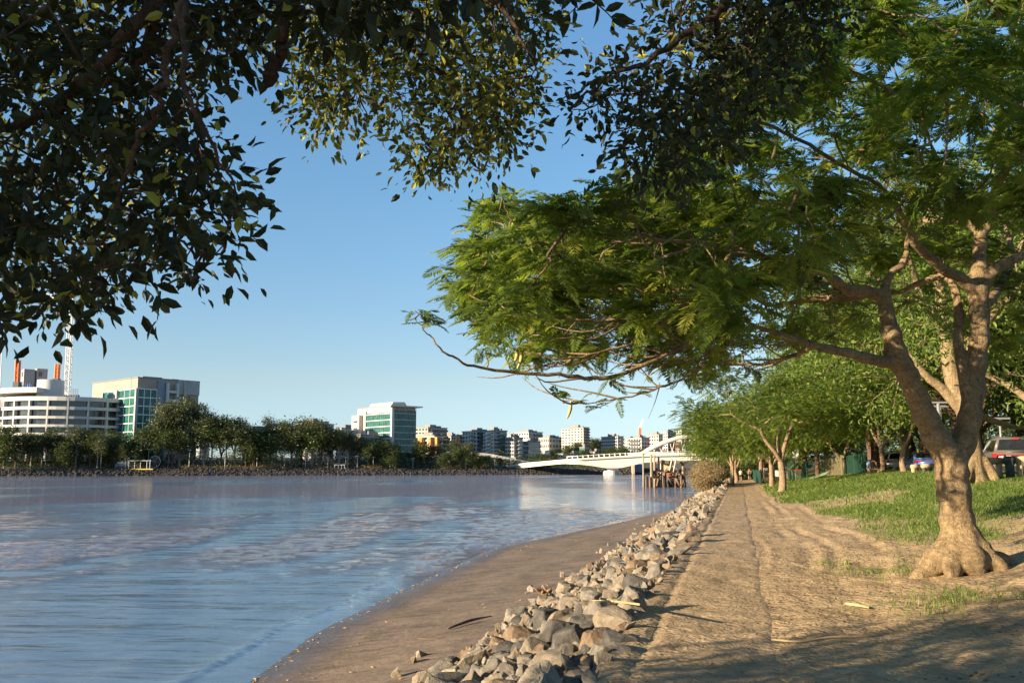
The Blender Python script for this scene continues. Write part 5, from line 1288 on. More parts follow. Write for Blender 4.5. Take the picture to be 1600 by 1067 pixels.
# lamps
LM = []
for px, yt in ((70, 719), (157, 700), (231, 702), (295, 703), (351, 707), (401, 710), (444, 711), (477, 712), (512, 714), (540, 714), (558, 713), (583, 714), (609, 714), (645, 716), (700, 706), (1048 - 250, 716)):
    g = fbase(px, 8.5); h = zat(px, yt, g.y) - g.z
    rt = empty('street_lamp', tuple(g), 'slim pale riverside lamp ' + {70: 'short one below the curved office', 157: 'before the curved office end', 231: 'beside the ferry shelter', 295: 'below the tallest gum trees', 351: 'past the gum grove', 401: 'before the low white office', 444: 'beside the brown scrub', 477: 'in the middle of the dark grove', 512: 'before the cream block', 540: 'near the small shelter', 558: 'just past the small shelter', 583: 'below the grey brown office', 609: 'before the glass tower', 645: 'at the retaining wall', 700: 'before the flyover', 798: 'at the bridge abutment'}[px], 'street lamp', 'lamps along the far riverside path')
    MB().tube([(0, 0, -.3), (0, 0, h)], [.16, .10], 6).build('pole', M['steelg'], rt)
    MB().box(-.9, .9, -.12, .12, h, h + .22).build('lamp_head', M['steelg'], rt)
# ferry shelter with wheels behind, and a smaller one
M['yellow'] = simple('yellow_paint', (.45, .34, .06), .6, .1)
g = fbase(219, 7); rt = empty('ferry_shelter', tuple(g), 'open flat roofed riverside shelter with yellow kerb and big spoked wheels', 'shelter')
zr = zat(219, 719.5, g.y) - g.z
MB().box(-5.2, 5.2, -1.6, 1.6, zr - .25, zr + .25).build('roof', M['steelg'], rt)
for x in (-4.6, -2, .6, 3.4, 4.8): MB().tube([(x, -1.4, -.3), (x, -1.4, zr)], [.13] * 2, 6).build('post', M['steelg'], rt)
MB().box(-13.5, 6.5, -2.4, -2.1, -.4, .12).build('kerb', M['yellow'], rt)
for x, rr_ in ((-4.2, 2.3), (-1.2, 2.3), (5.6, 2.5)):
    mb = MB(); t = np.linspace(0, 6.283, 22); mb.tube([(x + rr_ * math.cos(a), 2.0, zr - .4 + rr_ * math.sin(a)) for a in t], [.13] * 22, 5, False)
    for a in np.linspace(0, 6.283, 12, endpoint=False): mb.tube([(x, 2.0, zr - .4), (x + rr_ * math.cos(a), 2.0, zr - .4 + rr_ * math.sin(a))], [.06] * 2, 4, False)
    mb.build('wheel', M['steelg'], rt)
g = fbase(531, 7); rt = empty('shelter', tuple(g), 'small flat roofed shelter on thin posts below the gum trees', 'shelter'); zr = zat(531, 726, g.y) - g.z
MB().box(-2.6, 2.6, -1.2, 1.2, zr - .2, zr + .15).build('roof', M['steelg'], rt)
for x in (-2.3, -.6, 1, 2.3): MB().tube([(x, -1, -.3), (x, -1, zr)], [.11] * 2, 6).build('post', M['steelg'], rt)
g = fbase(192, 12); g.z += 2.6; rt = empty('parked_boat', tuple(g), 'small white boat on a rack behind the ferry shelter', 'boat')
MB().prism([(-2.6, 0), (-2.2, -.6), (2, -.6), (3, .2), (2.2, .25), (-2.6, .25)], -.7, .7, 'y').build('hull', M['white'], rt); MB().prism([(-1.2, .25), (-.8, .9), (.5, .9), (1.1, .25)], -.5, .5, 'y').build('cabin', M['glass'], rt)
MB().box(-3.4, 3, -.8, .8, -3, -.7).build('rack', M['bluegrey'], rt)
# railing along the far path and white buoys
mb = MB(); x0 = fbase(-20, 6.8); 
for (pa, pb, lb) in ((-20, 170, 'long dark railing on the far bank below the curved office'), (240, 560, 'long dark railing on the far bank below the gum grove')):
    rt = empty('railing', tuple(fbase(pa, 7)), lb, 'railing'); o0 = fbase(pa, 7); mb = MB(); pts = [fbase(p, 7) - o0 for p in np.linspace(pa, pb, 60)]
    for dz in (1.1, .6): mb.tube([q + Vector((0, 0, dz)) for q in pts], [.05] * 60, 4)
    for q in pts: mb.tube([q + Vector((0, 0, -.2)), q + Vector((0, 0, 1.15))], [.05] * 2, 4)
    mb.build('rail', M['darkgrey'], rt)
for px, py, lb in ((780, 738, 'small white buoy by the far rocks'),):
    q = P(px, py, 478); o = MB().tube([(0, 0, -.3), (0, 0, .1), (0, 0, .5), (0, 0, .7)], [.2, .5, .4, .1], 8).build('buoy', M['steelw'], None, True, loc=(q.x, 474.0, WL_Z)); tag(o, lb, 'buoy')

# ------------------------------------------------------------------ trees behind and beside the lawn
def bush_proto(seed, hf, r0, nl, reach, top, lv, n, cl, L, mat, bk, kind='broad', **k): return tree_meshes(seed, kind, hf, r0, nl, reach, top, lv, n, cl, L, mat, bk, **k), top + cl * 1.6
PP = [bush_proto(301, 2.2, .26, 3, 5.0, 8.0, 3, 5200, .62, .42, 'frond', 'bark_far', 'frond', spread=.8, flat=.55),
      bush_proto(302, 1.7, .24, 4, 4.6, 7.0, 3, 5200, .62, .42, 'frond', 'bark_far', 'frond', spread=.85, flat=.5),
      bush_proto(303, 3.0, .38, 4, 6.0, 12.0, 4, 26000, .85, .26, 'green', 'bark_far', spread=.75),
      bush_proto(304, 2.4, .36, 5, 6.5, 10.0, 4, 26000, .95, .26, 'green', 'bark_fig', spread=.8),
      bush_proto(305, 1.2, .22, 4, 4.0, 6.0, 4, 18000, .6, .22, 'green', 'bark_far', spread=.85)]
GT = 'shade trees along the park lawn'
def rtree(kind, loc, h, label, wide=1.0, rz=None, group=GT):
    (mt, mc), h0 = PP[kind]; s = h / h0
    return place_tree((mt, mc), 'tree', tuple(loc), label, 'tree', group, random.uniform(0, 6.28) if rz is None else rz, (s * wide, s * wide, s))
def loc_ls(l, s): x, y = xy(l, s); return Vector((x, y, gz(x, y)))
def dist_h(g, ytop, px): return zat(px, ytop, g.y) - g.z
for px, py, yt, kd, wd, rz, lb in (
        (1222, 771, 568, 0, 1.0, 2.1, 'twin-stemmed poinciana on the sand edge in front of the green bin'),
        (1206, 762, 590, 1, .75, .4, 'forked pale poinciana just behind the twin-stemmed one'),
        (1190, 754, 600, 1, .75, 4.4, 'slender poinciana by the short green fence at the path'),
        (1278, 746, 600, 3, .8, 1.0, 'dark leaning many-stemmed tree beside the fallen green panel'),
        (1319, 744, 622, 4, 1.2, 5.5, 'small fork-trunked tree in front of the picket fence'),
        (1379, 740, 560, 2, .85, 2.0, 'pale thick-trunked tree beside the bending person'),
        (1414, 741, 575, 0, 1.0, 3.6, 'three-limbed tree in front of the silver car')):
    g = onground(px, py); rtree(kd, g, dist_h(g, yt, px), lb, wd, rz)
# massive trunk behind the leaning tree
g = onground(1527, 757); r7 = np.random.default_rng(12)
rt = empty('tree', tuple(g), 'massive straight brown trunk right behind the leaning poinciana', 'tree', GT)
q = lambda px, py, dY=0: P(px, py, g.y + dY)
tb = MB(); nodes = []
for pts, rd in (([g + Vector((.1, 0, -.3)), q(1524, 742), q(1519, 700), q(1512, 660), q(1500, 620), q(1488, 590), q(1478, 520), q(1470, 440), q(1478, 350)], [.5, .38, .35, .33, .33, .3, .27, .22, .12]),
                ([q(1508, 645), q(1488, 625), q(1470, 605), q(1450, 590), q(1425, 560), q(1400, 520)], [.25, .2, .18, .15, .1, .05]),
                ([q(1488, 590), q(1520, 530), q(1560, 480), q(1620, 430), q(1700, 380)], [.3, .24, .2, .14, .06]),
                ([q(1510, 640), q(1560, 660, 1), q(1600, 668, 2), q(1660, 660, 3), q(1720, 640, 4)], [.16, .12, .1, .09, .05]),
                ([q(1478, 520), q(1440, 460, -2), q(1420, 400, -3), q(1400, 330, -4)], [.2, .15, .1, .05]),
                ([g + Vector((.2, -.1, 1.0)), g + Vector((.55, -.2, .3)), g + Vector((.75, -.3, -.2))], [.2, .18, .08]), ([g + Vector((-.2, -.1, 1.0)), g + Vector((-.5, -.3, .3)), g + Vector((-.7, -.4, -.2))], [.2, .18, .08]),
                ([g + Vector((.1, .2, 1.0)), g + Vector((.9, .6, .3)), g + Vector((1.0, .9, -.2))], [.2, .16, .08])):
    p, r = curve([tuple(a) for a in pts], rd, 5); tb.tube(p, r, 12)
    if r[-1] < .13 and p[-1][2] > 4: nodes += [tuple(a) for a in p[3:]]
o = tb.build('trunk', M['bark'], rt, True, g); rm = o.modifiers.new('fuse', 'REMESH'); rm.mode = 'VOXEL'; rm.voxel_size = .05; rm.use_smooth_shade = True
tg = cloud([(1330, 300), (1500, 240), (1800, 250), (1800, 600), (1640, 640), (1560, 600), (1500, 560), (1420, 560), (1330, 500)], 120, g.y - 6, g.y + 8, r7, 16)
tw = MB(); od = twigs(tw, nodes, None, tg, r7, .05, .01, .05, 4); tw.build('twigwork', M['bark_far'], rt, True, g)
ix = np.repeat(np.arange(len(tg)), 130); cr = MB(); b0 = tg[ix] + r7.normal(0, .65, (len(ix), 3)) * [1, 1, .6]; broadleaves(cr, b0, r7.normal(0, 1, b0.shape), .16 + .12 * r7.random(len(ix)), r7); cr.build('crown', M['green'], rt, False, g)
# park trees across the road and down the path
k = 0
BK = [(64, 13.5, 12, 3), (90, 12, 12, 3), (76, 17, 13, 2), (104, 17, 13, 3), (60, 17.5, 11, 2), (72, 21, 12, 3), (52, 23, 12, 3), (47, 30, 13, 2), (66, 29, 14, 2), (85, 16, 11, 3), (96, 22, 12, 2), (110, 14, 11, 3), (84, 31, 14, 3), (105, 32, 14, 2), (124, 22, 13, 3), (140, 12, 11, 2), (38, 27, 11, 3), (56, 40, 14, 2), (75, 45, 15, 3), (98, 46, 15, 2), (42, 42, 14, 3), (34, 36, 13, 2), (128, 34, 15, 3), (150, 24, 14, 2), (30, 30, 11, 2), (118, 7.5, 8.5, 3)]
DS = ['broad green tree', 'round leafy tree', 'tall bushy tree', 'dense spreading tree']
for l, s, h, kd in BK:
    w = ('across the road close behind the massive brown trunk' if l < 50 else 'across the road behind the silver and blue cars' if l < 78 else 'beyond the picket fence' if l < 112 else 'far down the park beyond the fence')
    rtree(kd, loc_ls(l, s), h * 1.35, f'{DS[k % 4]} {w}', 1.0, group='park trees across the road'); k += 1
for l, s, h, kd, lb in ((142, -.6, 9, 3, 'dark tree leaning over the water side of the far path end'), (158, .4, 9.5, 3, 'dark tree closing the shaded tunnel at the path end'), (150, 3.6, 10, 3, 'dark tree on the park side of the path end'), (172, 1.2, 12, 3, 'tree standing behind the two walkers'), (132, 4.2, 9, 4, 'bushy tree beside the short green fence'), (175, -1.5, 10, 2, 'tall riverside tree past the wharf ruin'), (125, -.5, 7.5, 4, 'green tree rising out of the brown bush'), (185, 5, 13, 2, 'tall tree far beyond the path end'), (135, 8, 10, 3, 'round tree beyond the white notice board')):
    rtree(kd, loc_ls(l, s), h, lb, 1.05, group='trees around the path end')
g = loc_ls(112, -.9); rtree(1, g, 11.0, 'feathery green riverside tree spreading over the brown bush', .5, 1.3, group='trees around the path end')
g = loc_ls(104, -.7); rtree(0, g, 8.6, 'low feathery tree drooping at the waterside end of the rocks', .55, 2.6, group='trees around the path end')
g = loc_ls(92, 3.0); rtree(1, g, 9.2, 'spreading feathery tree arching over the path in the distance', 1.05, 5.2, group='trees around the path end')
# brown bush
g = loc_ls(108, -3.6); g.z = -.6; rt = empty('shrub', tuple(g), 'dry brown twiggy bush spilling over the bank to the water', 'shrub'); mb = MB(); cb = MB()
ell = [((0, .0, 1.2), (3.4, 1.9, 1.7)), ((-6, .2, .9), (3.2, 1.5, 1.2)), ((-11, .4, .7), (3, 1.1, .8)), ((6, .2, 1.4), (4, 2.0, 2.0))]
for (dl, ds_, dz), (ra, rb, rc_) in ell:
    for k in range(230):
        u = unit(r7.normal(0, 1, 3)); f_ = r7.random() ** .4
        ex, ey = xy(108 + dl + u[0] * ra * f_, -3.6 + ds_ + u[1] * rb * f_); end = np.array([ex, ey, -.6 + dz + abs(u[2]) * rc_ * f_])
        bx, by = xy(108 + dl + r7.normal(0, .5), -3.2 + ds_ * .6); st = np.array([bx, by, -.9]); p, r = curve([st, st * .5 + end * .5 + [0, 0, .4], end], [.035, .02, .007], 3); mb.tube(p, r, 4, False)
        n = 34; chips(cb, end + r7.normal(0, .34, (n, 3)), .10 + .14 * r7.random(n), r7, 1, .45, .35)
mb.build('stem', M['dead'], rt, True, g); cb.build('foliage', M['dry'], rt, False, g)
# far wood as one mass
mb = MB(); n = 70000
u = r7.random(n); l = np.where(u < .45, r7.uniform(165, 330, n), r7.uniform(30, 200, n)); s = np.where(u < .45, r7.uniform(-8, 90, n), 52 + 40 * r7.random(n))
hgt = 9 + 7 * fbm(l * .09, s * .09, 8, 3); z = 1.2 + hgt * (r7.random(n) ** .7)
x, y = xy(l, s); chips(mb, np.stack([x, y, z], -1), .7 + .9 * r7.random(n), r7, .7); tag(mb.build('woodland', M['bush']), 'dense dark woodland far behind the park', 'woodland', kind='stuff')
mb = MB(); n = 26000
l = r7.uniform(28, 170, n); s = 18.5 + 1.4 * r7.normal(0, 1, n) + .02 * l; x, y = xy(l, s); chips(mb, np.stack([x, y, 1.5 + 2.1 * r7.random(n) ** 1.2], -1), .2 + .25 * r7.random(n), r7, .8)
tag(mb.build('hedge', M['bush']), 'long dark hedge along the far side of the road', 'hedge')
mb = MB(); n = 9000
l = r7.uniform(150, 162, n); s = r7.uniform(-6, 6, n); x, y = xy(l, s); chips(mb, np.stack([x, y, 2.8 * r7.random(n)], -1), .3 + .3 * r7.random(n), r7, .8); tag(mb.build('undergrowth', M['bush']), 'dark undergrowth at the end of the path', 'undergrowth', kind='stuff')

# ------------------------------------------------------------------ road
M['asphalt'] = simple('worn_asphalt', (.075, .072, .068), .9, .25, 2, bumpd=.01)
la = np.linspace(22, 175, 100); sv = np.array([12.2, 14, 16, 17.4]); Lg, Sg = np.meshgrid(la, sv, indexing='ij'); X, Y = xy(Lg, Sg)
V = np.stack([X, Y, ground_z(Lg, Sg, False) + .02], -1).reshape(-1, 3); i = np.arange(99)[:, None] * 4; j = np.arange(3)[None, :]; Fq = np.stack([i + j, i + j + 1, i + 5 + j, i + 4 + j], -1).reshape(-1, 4)
me = _mesh('road', V, Fq, np.zeros((0, 3), np.int64), True, {}, [M['asphalt']])
if me.polygons[0].normal.z < 0: me.flip_normals()
tag(link('road', me), kind='structure')

def text_mesh(body, size, name):
    f = bpy.data.curves.new(name, 'FONT'); f.body = body; f.size = size; f.extrude = .002; f.align_x = 'CENTER'; f.align_y = 'CENTER'
    t = bpy.data.objects.new('tmp', f); COL.objects.link(t); bpy.context.view_layer.update()
    me = bpy.data.meshes.new_from_object(t.evaluated_get(bpy.context.evaluated_depsgraph_get())); bpy.data.objects.remove(t); me.name = name; return me
# ------------------------------------------------------------------ cars
def paint(name, col, metal=.5, rough=.28):
    m, nt, b = newmat(name); n = noise(nt, texco(nt), 3, 3); nt.links.new(ramp(nt, n.outputs[0], [(.3, tuple(c * .9 for c in col)), (.7, col)]).outputs[0], b.inputs['Base Color'])
    b.inputs['Metallic'].default_value = metal; b.inputs['Roughness'].default_value = rough; b.inputs['Coat Weight'].default_value = .6; return m
M['p_grey'] = paint('grey_brown_paint', (.23, .205, .18)); M['p_blue'] = paint('deep_blue_paint', (.05, .13, .36), .3); M['p_silver'] = paint('silver_white_paint', (.55, .55, .55), .3)
M['cglass'] = glassmat('car_glass', (.02, .022, .025), .03, 1.0); M['tyre'] = simple('tyre_rubber', (.02, .02, .02), .9); M['rim'] = simple('wheel_rim', (.4, .4, .4), .3, metal=.9)
M['tail'] = simple('red_lamp_glass', (.42, .015, .02), .15); M['plate'] = simple('number_plate', (.8, .74, .66), .5, .02); M['trim'] = simple('black_trim', (.02, .02, .022), .5)
def car(loc, rz, pm, label, suv=True, plate=True):
    rt = empty('parked_car', tuple(loc), label, 'car', 'cars parked along the park road', rz)
    L, W_, H = (4.7, 1.88, 1.68) if suv else (4.5, 1.8, 1.44); belt = 1.02 if suv else .92
    def loft(outline, wf, name, mat, bev=.05, seg=3):
        bm = bmesh.new(); n = len(outline)
        a = [bm.verts.new((-wf(y, z), y, z)) for y, z in outline]; b_ = [bm.verts.new((wf(y, z), y, z)) for y, z in outline]
        bm.faces.new(a); bm.faces.new(b_[::-1])
        for k in range(n): bm.faces.new((a[k], b_[k], b_[(k + 1) % n], a[(k + 1) % n]))
        bmesh.ops.recalc_face_normals(bm, faces=bm.faces)
        bmesh.ops.bevel(bm, geom=list(bm.edges), offset=bev, segments=seg, affect='EDGES', clamp_overlap=True)
        me = bpy.data.meshes.new(name); bm.to_mesh(me); bm.free(); me.materials.append(M[mat] if isinstance(mat, str) else mat); me.polygons.foreach_set('use_smooth', np.ones(len(me.polygons), bool)); return link(name, me, rt)
    w2 = W_ / 2
    if suv: body = [(.02, .42), (0, .62), (.06, .80), (.02, .98), (.12, belt), (L * .70, belt), (L * .93, .92), (L - .02, .78), (L, .45), (L - .15, .24), (.15, .24)]
    else: body = [(.03, .40), (0, .6), (.02, .86), (.5, belt + .03), (L * .68, belt), (L * .93, .80), (L, .62), (L - .05, .38), (L - .2, .2), (.2, .2)]
    loft(body, lambda y, z: w2 * (1 - .05 * abs(y / L * 2 - 1) ** 3) * (.95 if z > .9 else 1), 'body', pm, .07)
    tp = .76
    if suv: cab = [(.10, belt - .04), (.30, H - .10), (.55, H), (L * .48, H), (L * .58, H - .05), (L * .76, belt - .04)]
    else: cab = [(.55, belt - .04), (1.15, H - .06), (1.5, H), (L * .5, H), (L * .58, H - .05), (L * .74, belt - .04)]
    cw = lambda y, z: (w2 - .07) * (1 - (1 - tp) * max(0, (z - belt)) / (H - belt))
    loft(cab, cw, 'cabin', pm, .05)
    def glassq(pts, off=.012):
        mbq = MB(); 
        for sg in (-1, 1): mbq.add([(sg * (cw(y, z) + off), y, z) for y, z in pts], [(0, 1, 2, 3)]); 
        return mbq
    z0, z1 = belt + .04, H - .14
    def yin(z, front):
        a, b_ = (cab[0], cab[1]) if not front else (cab[-1], cab[-2]); t = (z - a[1]) / (b_[1] - a[1]); return a[0] + t * (b_[0] - a[0])
    m0 = (cab[0][0] + cab[-1][0]) * .5
    for (ya0, ya1, yb1, yb0) in ((yin(z0, 0) + .16, yin(z1, 0) + .12, m0 - .2, m0 - .2), (m0 - .12, m0 - .12, m0 + .75, m0 + .75), (m0 + .83, m0 + .83, yin(z1, 1) - .12, yin(z0, 1) - .16)):
        if yb1 - ya1 < .1: yb1 = ya1 + .1
        glassq([(ya0, z0), (ya1, z1), (yb1, z1), (yb0, z0)]).build('window', M['cglass'], rt)
    off = .014
    for fr, nm in ((0, 'rear_window'), (1, 'windscreen')):
        zz0, zz1 = z0 + (.05 if not fr else 0), z1 + .02; sgn = 1 if fr else -1
        Vq = [(-cw(0, zz0) + .1, yin(zz0, fr) + sgn * off, zz0), (cw(0, zz0) - .1, yin(zz0, fr) + sgn * off, zz0), (cw(0, zz1) - .1, yin(zz1, fr) + sgn * off, zz1), (-cw(0, zz1) + .1, yin(zz1, fr) + sgn * off, zz1)]
        MB().add(Vq, [(0, 1, 2, 3)]).build(nm, M['cglass'], rt)
    for sg in (-1, 1):
        zt = .86 if suv else .74
        o = MB().box(sg * w2 - sg * .02 - (.42 if sg > 0 else 0), sg * w2 - sg * .02 + (.42 if sg < 0 else 0), -.035, .22, zt + .02, zt + .09).build('tail_light', M['tail'], rt); 
        MB().box(sg * w2 - sg * .02 - (.13 if sg > 0 else 0), sg * w2 - sg * .02 + (.13 if sg < 0 else 0), -.045, .25, zt - .08, zt + .11).build('tail_light', M['tail'], rt)
        o = MB().box(sg * (w2 + .02) - .1, sg * (w2 + .02) + .1, L * .66, L * .66 + .12, belt + .02, belt + .16).build('wing_mirror', pm, rt)
        MB().box(sg * w2 - .35 if sg > 0 else -w2 + .05, sg * w2 - .05 if sg > 0 else -w2 + .35, L - .12, L + .01, .62, .74).build('headlight', M['steelw'], rt)
        for yw in (.85, L - .95):
            w = MB().tube([(sg * (w2 - .22), yw, .34), (sg * (w2 + .01), yw, .34)], [.34, .34], 22).build('wheel', M['tyre'], rt)
            MB().tube([(sg * (w2 - .1), yw, .34), (sg * (w2 + .022), yw, .34)], [.23, .22], 16).build('rim', M['rim'], w)
    MB().box(-w2 + .5, w2 - .5, -.03, .02, (.89 if suv else .8), (.91 if suv else .82)).build('light_bar', M['tail'], rt)
    MB().box(-.14, .14, (cab[1][0] - .06), cab[1][0] + .02, H - .12, H - .07).build('brake_light', M['tail'], rt)
    MB().box(-w2 + .1, w2 - .1, -.05, .1, .26, .42).build('bumper', M['trim'], rt); MB().box(-w2 + .06, w2 - .06, -.07, .1, .44, .58).build('bumper', pm, rt)
    if plate:
        pl = MB().box(-.18, .19, -.06, -.03, .72, .84).build('number_plate', M['plate'], rt)
        f = text_mesh('525 BA', .105, 'plate_lettering'); fo = link('plate_lettering', f, pl)
        fo.location = (0, -.066, .78); fo.rotation_euler = (R(90), 0, 0); f.materials.append(M['cranered'])
        p2 = MB().box(-.42, -.25, -.06, -.03, .70, .87).build('learner_plate', M['steelw'], rt)
        f = text_mesh('P', .16, 'plate_lettering'); fo = link('plate_lettering', f, p2)
        fo.location = (-.335, -.066, .785); fo.rotation_euler = (R(90), 0, 0); f.materials.append(M['tail'])
    if suv: MB().tube([(-.55, .7, H + .03), (-.55, 2.4, H + .03)], [.02] * 2, 5).tube([(.55, .7, H + .03), (.55, 2.4, H + .03)], [.02] * 2, 5).build('roof_rail', M['rim'], rt)
    return rt
def roadpt(px, Y): a = P(px, 740, Y); a.z = gz(a.x, Y) + .02; return a
car(roadpt(1592, 39.5), R(-19), M['p_grey'], 'grey brown SUV seen from behind at the wooden log barrier', True, True)
car(roadpt(1453, 62), R(-14), M['p_blue'], 'deep blue hatchback with red tail lights, half behind the leaning trunk', False, False)
car(roadpt(1405, 82), R(-12), M['p_silver'], 'silver white SUV parked behind the three-limbed tree', True, False)
car(roadpt(1640, 52), R(-19), M['p_silver'], 'pale car parked further along beyond the grey brown SUV', False, False)
# log barriers
M['log'] = simple('treated_log', (.42, .31, .18), .85, .2, 4, bumpd=.01); M['logd'] = simple('dark_log', (.05, .055, .05), .8, .3, 4)
def barrier(pa, pb, Y, ytop, label, dark=False):
    a, b_ = P(pa, ytop, Y), P(pb, ytop, Y + .4); ga = gz(a.x, a.y); rt = empty('log_barrier', (a.x, a.y, ga), label, 'barrier', 'low log barriers at the car park edge'); h = a.z - ga
    d = b_ - a; r_ = .14
    MB().tube([(0, 0, h), (d.x, d.y, h + .01)], [r_, r_], 14).build('rail', M['log'], rt, True)
    for t, dk in ((.14, False), (.84, False)): MB().tube([(d.x * t, d.y * t, -.3), (d.x * t, d.y * t, h)], [.12] * 2, 12).build('post', M['logd' if dk or dark else 'log'], rt, True)
barrier(1535, 1565, 36.5, 720, 'pale log barrier with two posts, just beside the massive trunk')
barrier(1583, 1650, 36.5, 718, 'long log barrier in front of the grey brown SUV')
a = P(1577, 719, 36.4); ga = gz(a.x, a.y); o = MB().tube([(0, 0, -.3), (0, 0, a.z - ga - .02), (0, 0, a.z - ga + .12)], [.16, .16, .14], 14).tube([(-.18, 0, a.z - ga), (.18, .01, a.z - ga)], [.165] * 2, 14).build('bollard', M['logd'], None, True, loc=(a.x, a.y, ga)); tag(o, 'black wrapped post joining the two log barriers', 'bollard')
barrier(1425, 1437, 58, 729, 'short pale log barrier in front of the blue car'); barrier(1441, 1458, 58, 728, 'dark log barrier between the blue car and the leaning trunk', True); barrier(1397, 1405, 72, 732, 'short log barrier stub before the silver SUV')

# ------------------------------------------------------------------ fences, bin, signs
M['gfence'] = simple('green_fence_paint', (.014, .055, .036), .6, .15, 2); M['bfence'] = simple('brown_green_picket', (.17, .15, .08), .7, .25, 3)
def fence(pa, ya, pb, yb, h, label, mat, gap=.14, wid=.05, solid=False):
    a, b_ = onground(pa, ya), onground(pb, yb); rt = empty('picket_fence', tuple(a), label, 'fence'); d = b_ - a; n = max(3, int(d.length / gap)); q = MB()
    for k in range(n + 1):
        p = d * (k / n); zz = gz(a.x + p.x, a.y + p.y) - a.z; q.box(p.x - wid / 2, p.x + wid / 2, p.y - .015, p.y + .015, zz - .05, zz + h * (1 + .01 * (k % 3)))
    q.build('slat', M[mat], rt)
    for t in (0, .5, 1): p = d * t; zz = gz(a.x + p.x, a.y + p.y) - a.z; MB().box(p.x - .07, p.x + .07, p.y + .02, p.y + .15, zz - .1, zz + h * 1.1).build('post', M[mat], rt)
    for z_ in (.25, h * .85):
        pts = [(d.x * t, d.y * t + .03, gz(a.x + d.x * t, a.y + d.y * t) - a.z + z_) for t in np.linspace(0, 1, 8)]; MB().tube(pts, [.03] * 8, 4).build('rail', M[mat], rt)
fence(1189, 757, 1178, 750.5, 1.45, 'short green slatted fence end where the path meets the shade', 'gfence', .13, .09)
fence(1233, 750, 1262, 748.5, 1.7, 'green open railing fence behind the red-lidded bin', 'gfence', .2, .04)
fence(1289, 747, 1317, 745, 1.6, 'brownish picket fence behind the small fork-trunked tree', 'bfence', .17, .06)
fence(1322, 744, 1353, 741.5, 1.6, 'solid dark green slatted fence beside the bending person', 'gfence', .12, .10)
fence(1190, 749, 1232, 748.5, .7, 'low dark rail fence behind the poinciana trunks', 'bfence', .9, .05)
M['bingreen'] = simple('bin_green', (.13, .17, .09), .6, .1); M['binred'] = simple('bin_red_lid', (.55, .06, .05), .5, .1)
g = onground(1245, 752); rt = empty('wheelie_bin', tuple(g), 'green wheelie bin with a red lid behind the forked tree trunks', 'bin', rz=R(12)); s_ = (19.0 * g.y / FPX) / 1.08
V_ = [(x * (.24 + .05 * z), y * (.28 + .06 * z), z * .95) for z in (0.05, 1) for x, y in ((-1, -1), (1, -1), (1, 1), (-1, 1))]
MB().add(V_, [(0, 3, 2, 1), (4, 5, 6, 7), (0, 1, 5, 4), (1, 2, 6, 5), (2, 3, 7, 6), (3, 0, 4, 7)]).build('bin_body', M['bingreen'], rt)
MB().prism([(-.38, .95), (-.36, 1.02), (0, 1.09), (.38, 1.03), (.4, .95)], -.32, .32, 'x').build('lid', M['binred'], rt); MB().box(-.07, .07, -.31, -.28, .55, .72).build('sticker', M['steelw'], rt)
for sg in (-1, 1): MB().tube([(sg * .2, .3, .1), (sg * .27, .3, .1)], [.1, .1], 14).build('wheel', M['tyre'], rt)
rt.scale = (s_, s_, s_)
M['sign'] = simple('white_sign_face', (.72, .72, .74), .5, .03, 3)
g = onground(1244.5, 749.5); rt = empty('park_sign', tuple(g), 'white square sign on a pole above the bin', 'sign'); h0, h1 = zat(1244, 715, g.y) - g.z, zat(1244, 702.5, g.y) - g.z; w = 4.6 * g.y / FPX
MB().tube([(0, .05, -.2), (0, .05, h1 - .05)], [.045] * 2, 8).build('pole', M['steelg'], rt); b_ = MB().box(-w, w, -.02, .02, h0, h1).build('sign_board', M['sign'], rt)
for a0, a1 in (((-.6, .8), (.5, .55)), ((-.5, .6), (.7, .42))): MB().tube([(w * a0[0], -.03, h0 + (h1 - h0) * a0[1]), (w * a1[0], -.03, h0 + (h1 - h0) * a1[1])], [.012] * 2, 4).build('stroke', M['roofm'], b_)
g = onground(1213, 749.5); rt = empty('notice_board', tuple(g), 'white notice board with a blue top edge between the tree trunks', 'notice board'); h0, h1 = zat(1213, 744, g.y) - g.z, zat(1213, 735.5, g.y) - g.z; w = 3.9 * g.y / FPX
MB().box(-w, w, -.03, .03, h0, h1).build('board', M['sign'], rt); MB().box(-w * 1.05, w * .6, -.04, .02, h1, h1 + .12).build('header', simple('light_blue_paint', (.2, .5, .7), .5), rt)
for sg in (-1, 1): MB().tube([(sg * w * .8, .05, -.2), (sg * w * .8, .05, h0 + .1)], [.035] * 2, 6).build('leg', M['steelg'], rt)
a, b_ = onground(1262, 751), onground(1291, 750); b_.z = zat(1292, 741.5, b_.y); d = b_ - a
mb = MB(); n_ = Vector((-d.y, d.x, 0)).normalized() * .25; mb.add([(0, 0, 0), tuple(d), tuple(d + n_ + Vector((0, 0, .22))), tuple(n_ + Vector((0, 0, .22))), (0, 0, .05), tuple(d + Vector((0, 0, .05))), tuple(d + n_ + Vector((0, 0, .28))), tuple(n_ + Vector((0, 0, .28)))], [(0, 1, 2, 3), (4, 7, 6, 5), (0, 4, 5, 1), (2, 6, 7, 3), (0, 3, 7, 4), (1, 5, 6, 2)])
o = mb.build('fallen_panel', simple('faded_green_paint', (.16, .24, .14), .7, .2), None, loc=a + Vector((0, 0, .03))); o.name = 'fallen_board'; tag(o, 'faded green board fallen and tilted beside the bin', 'board')
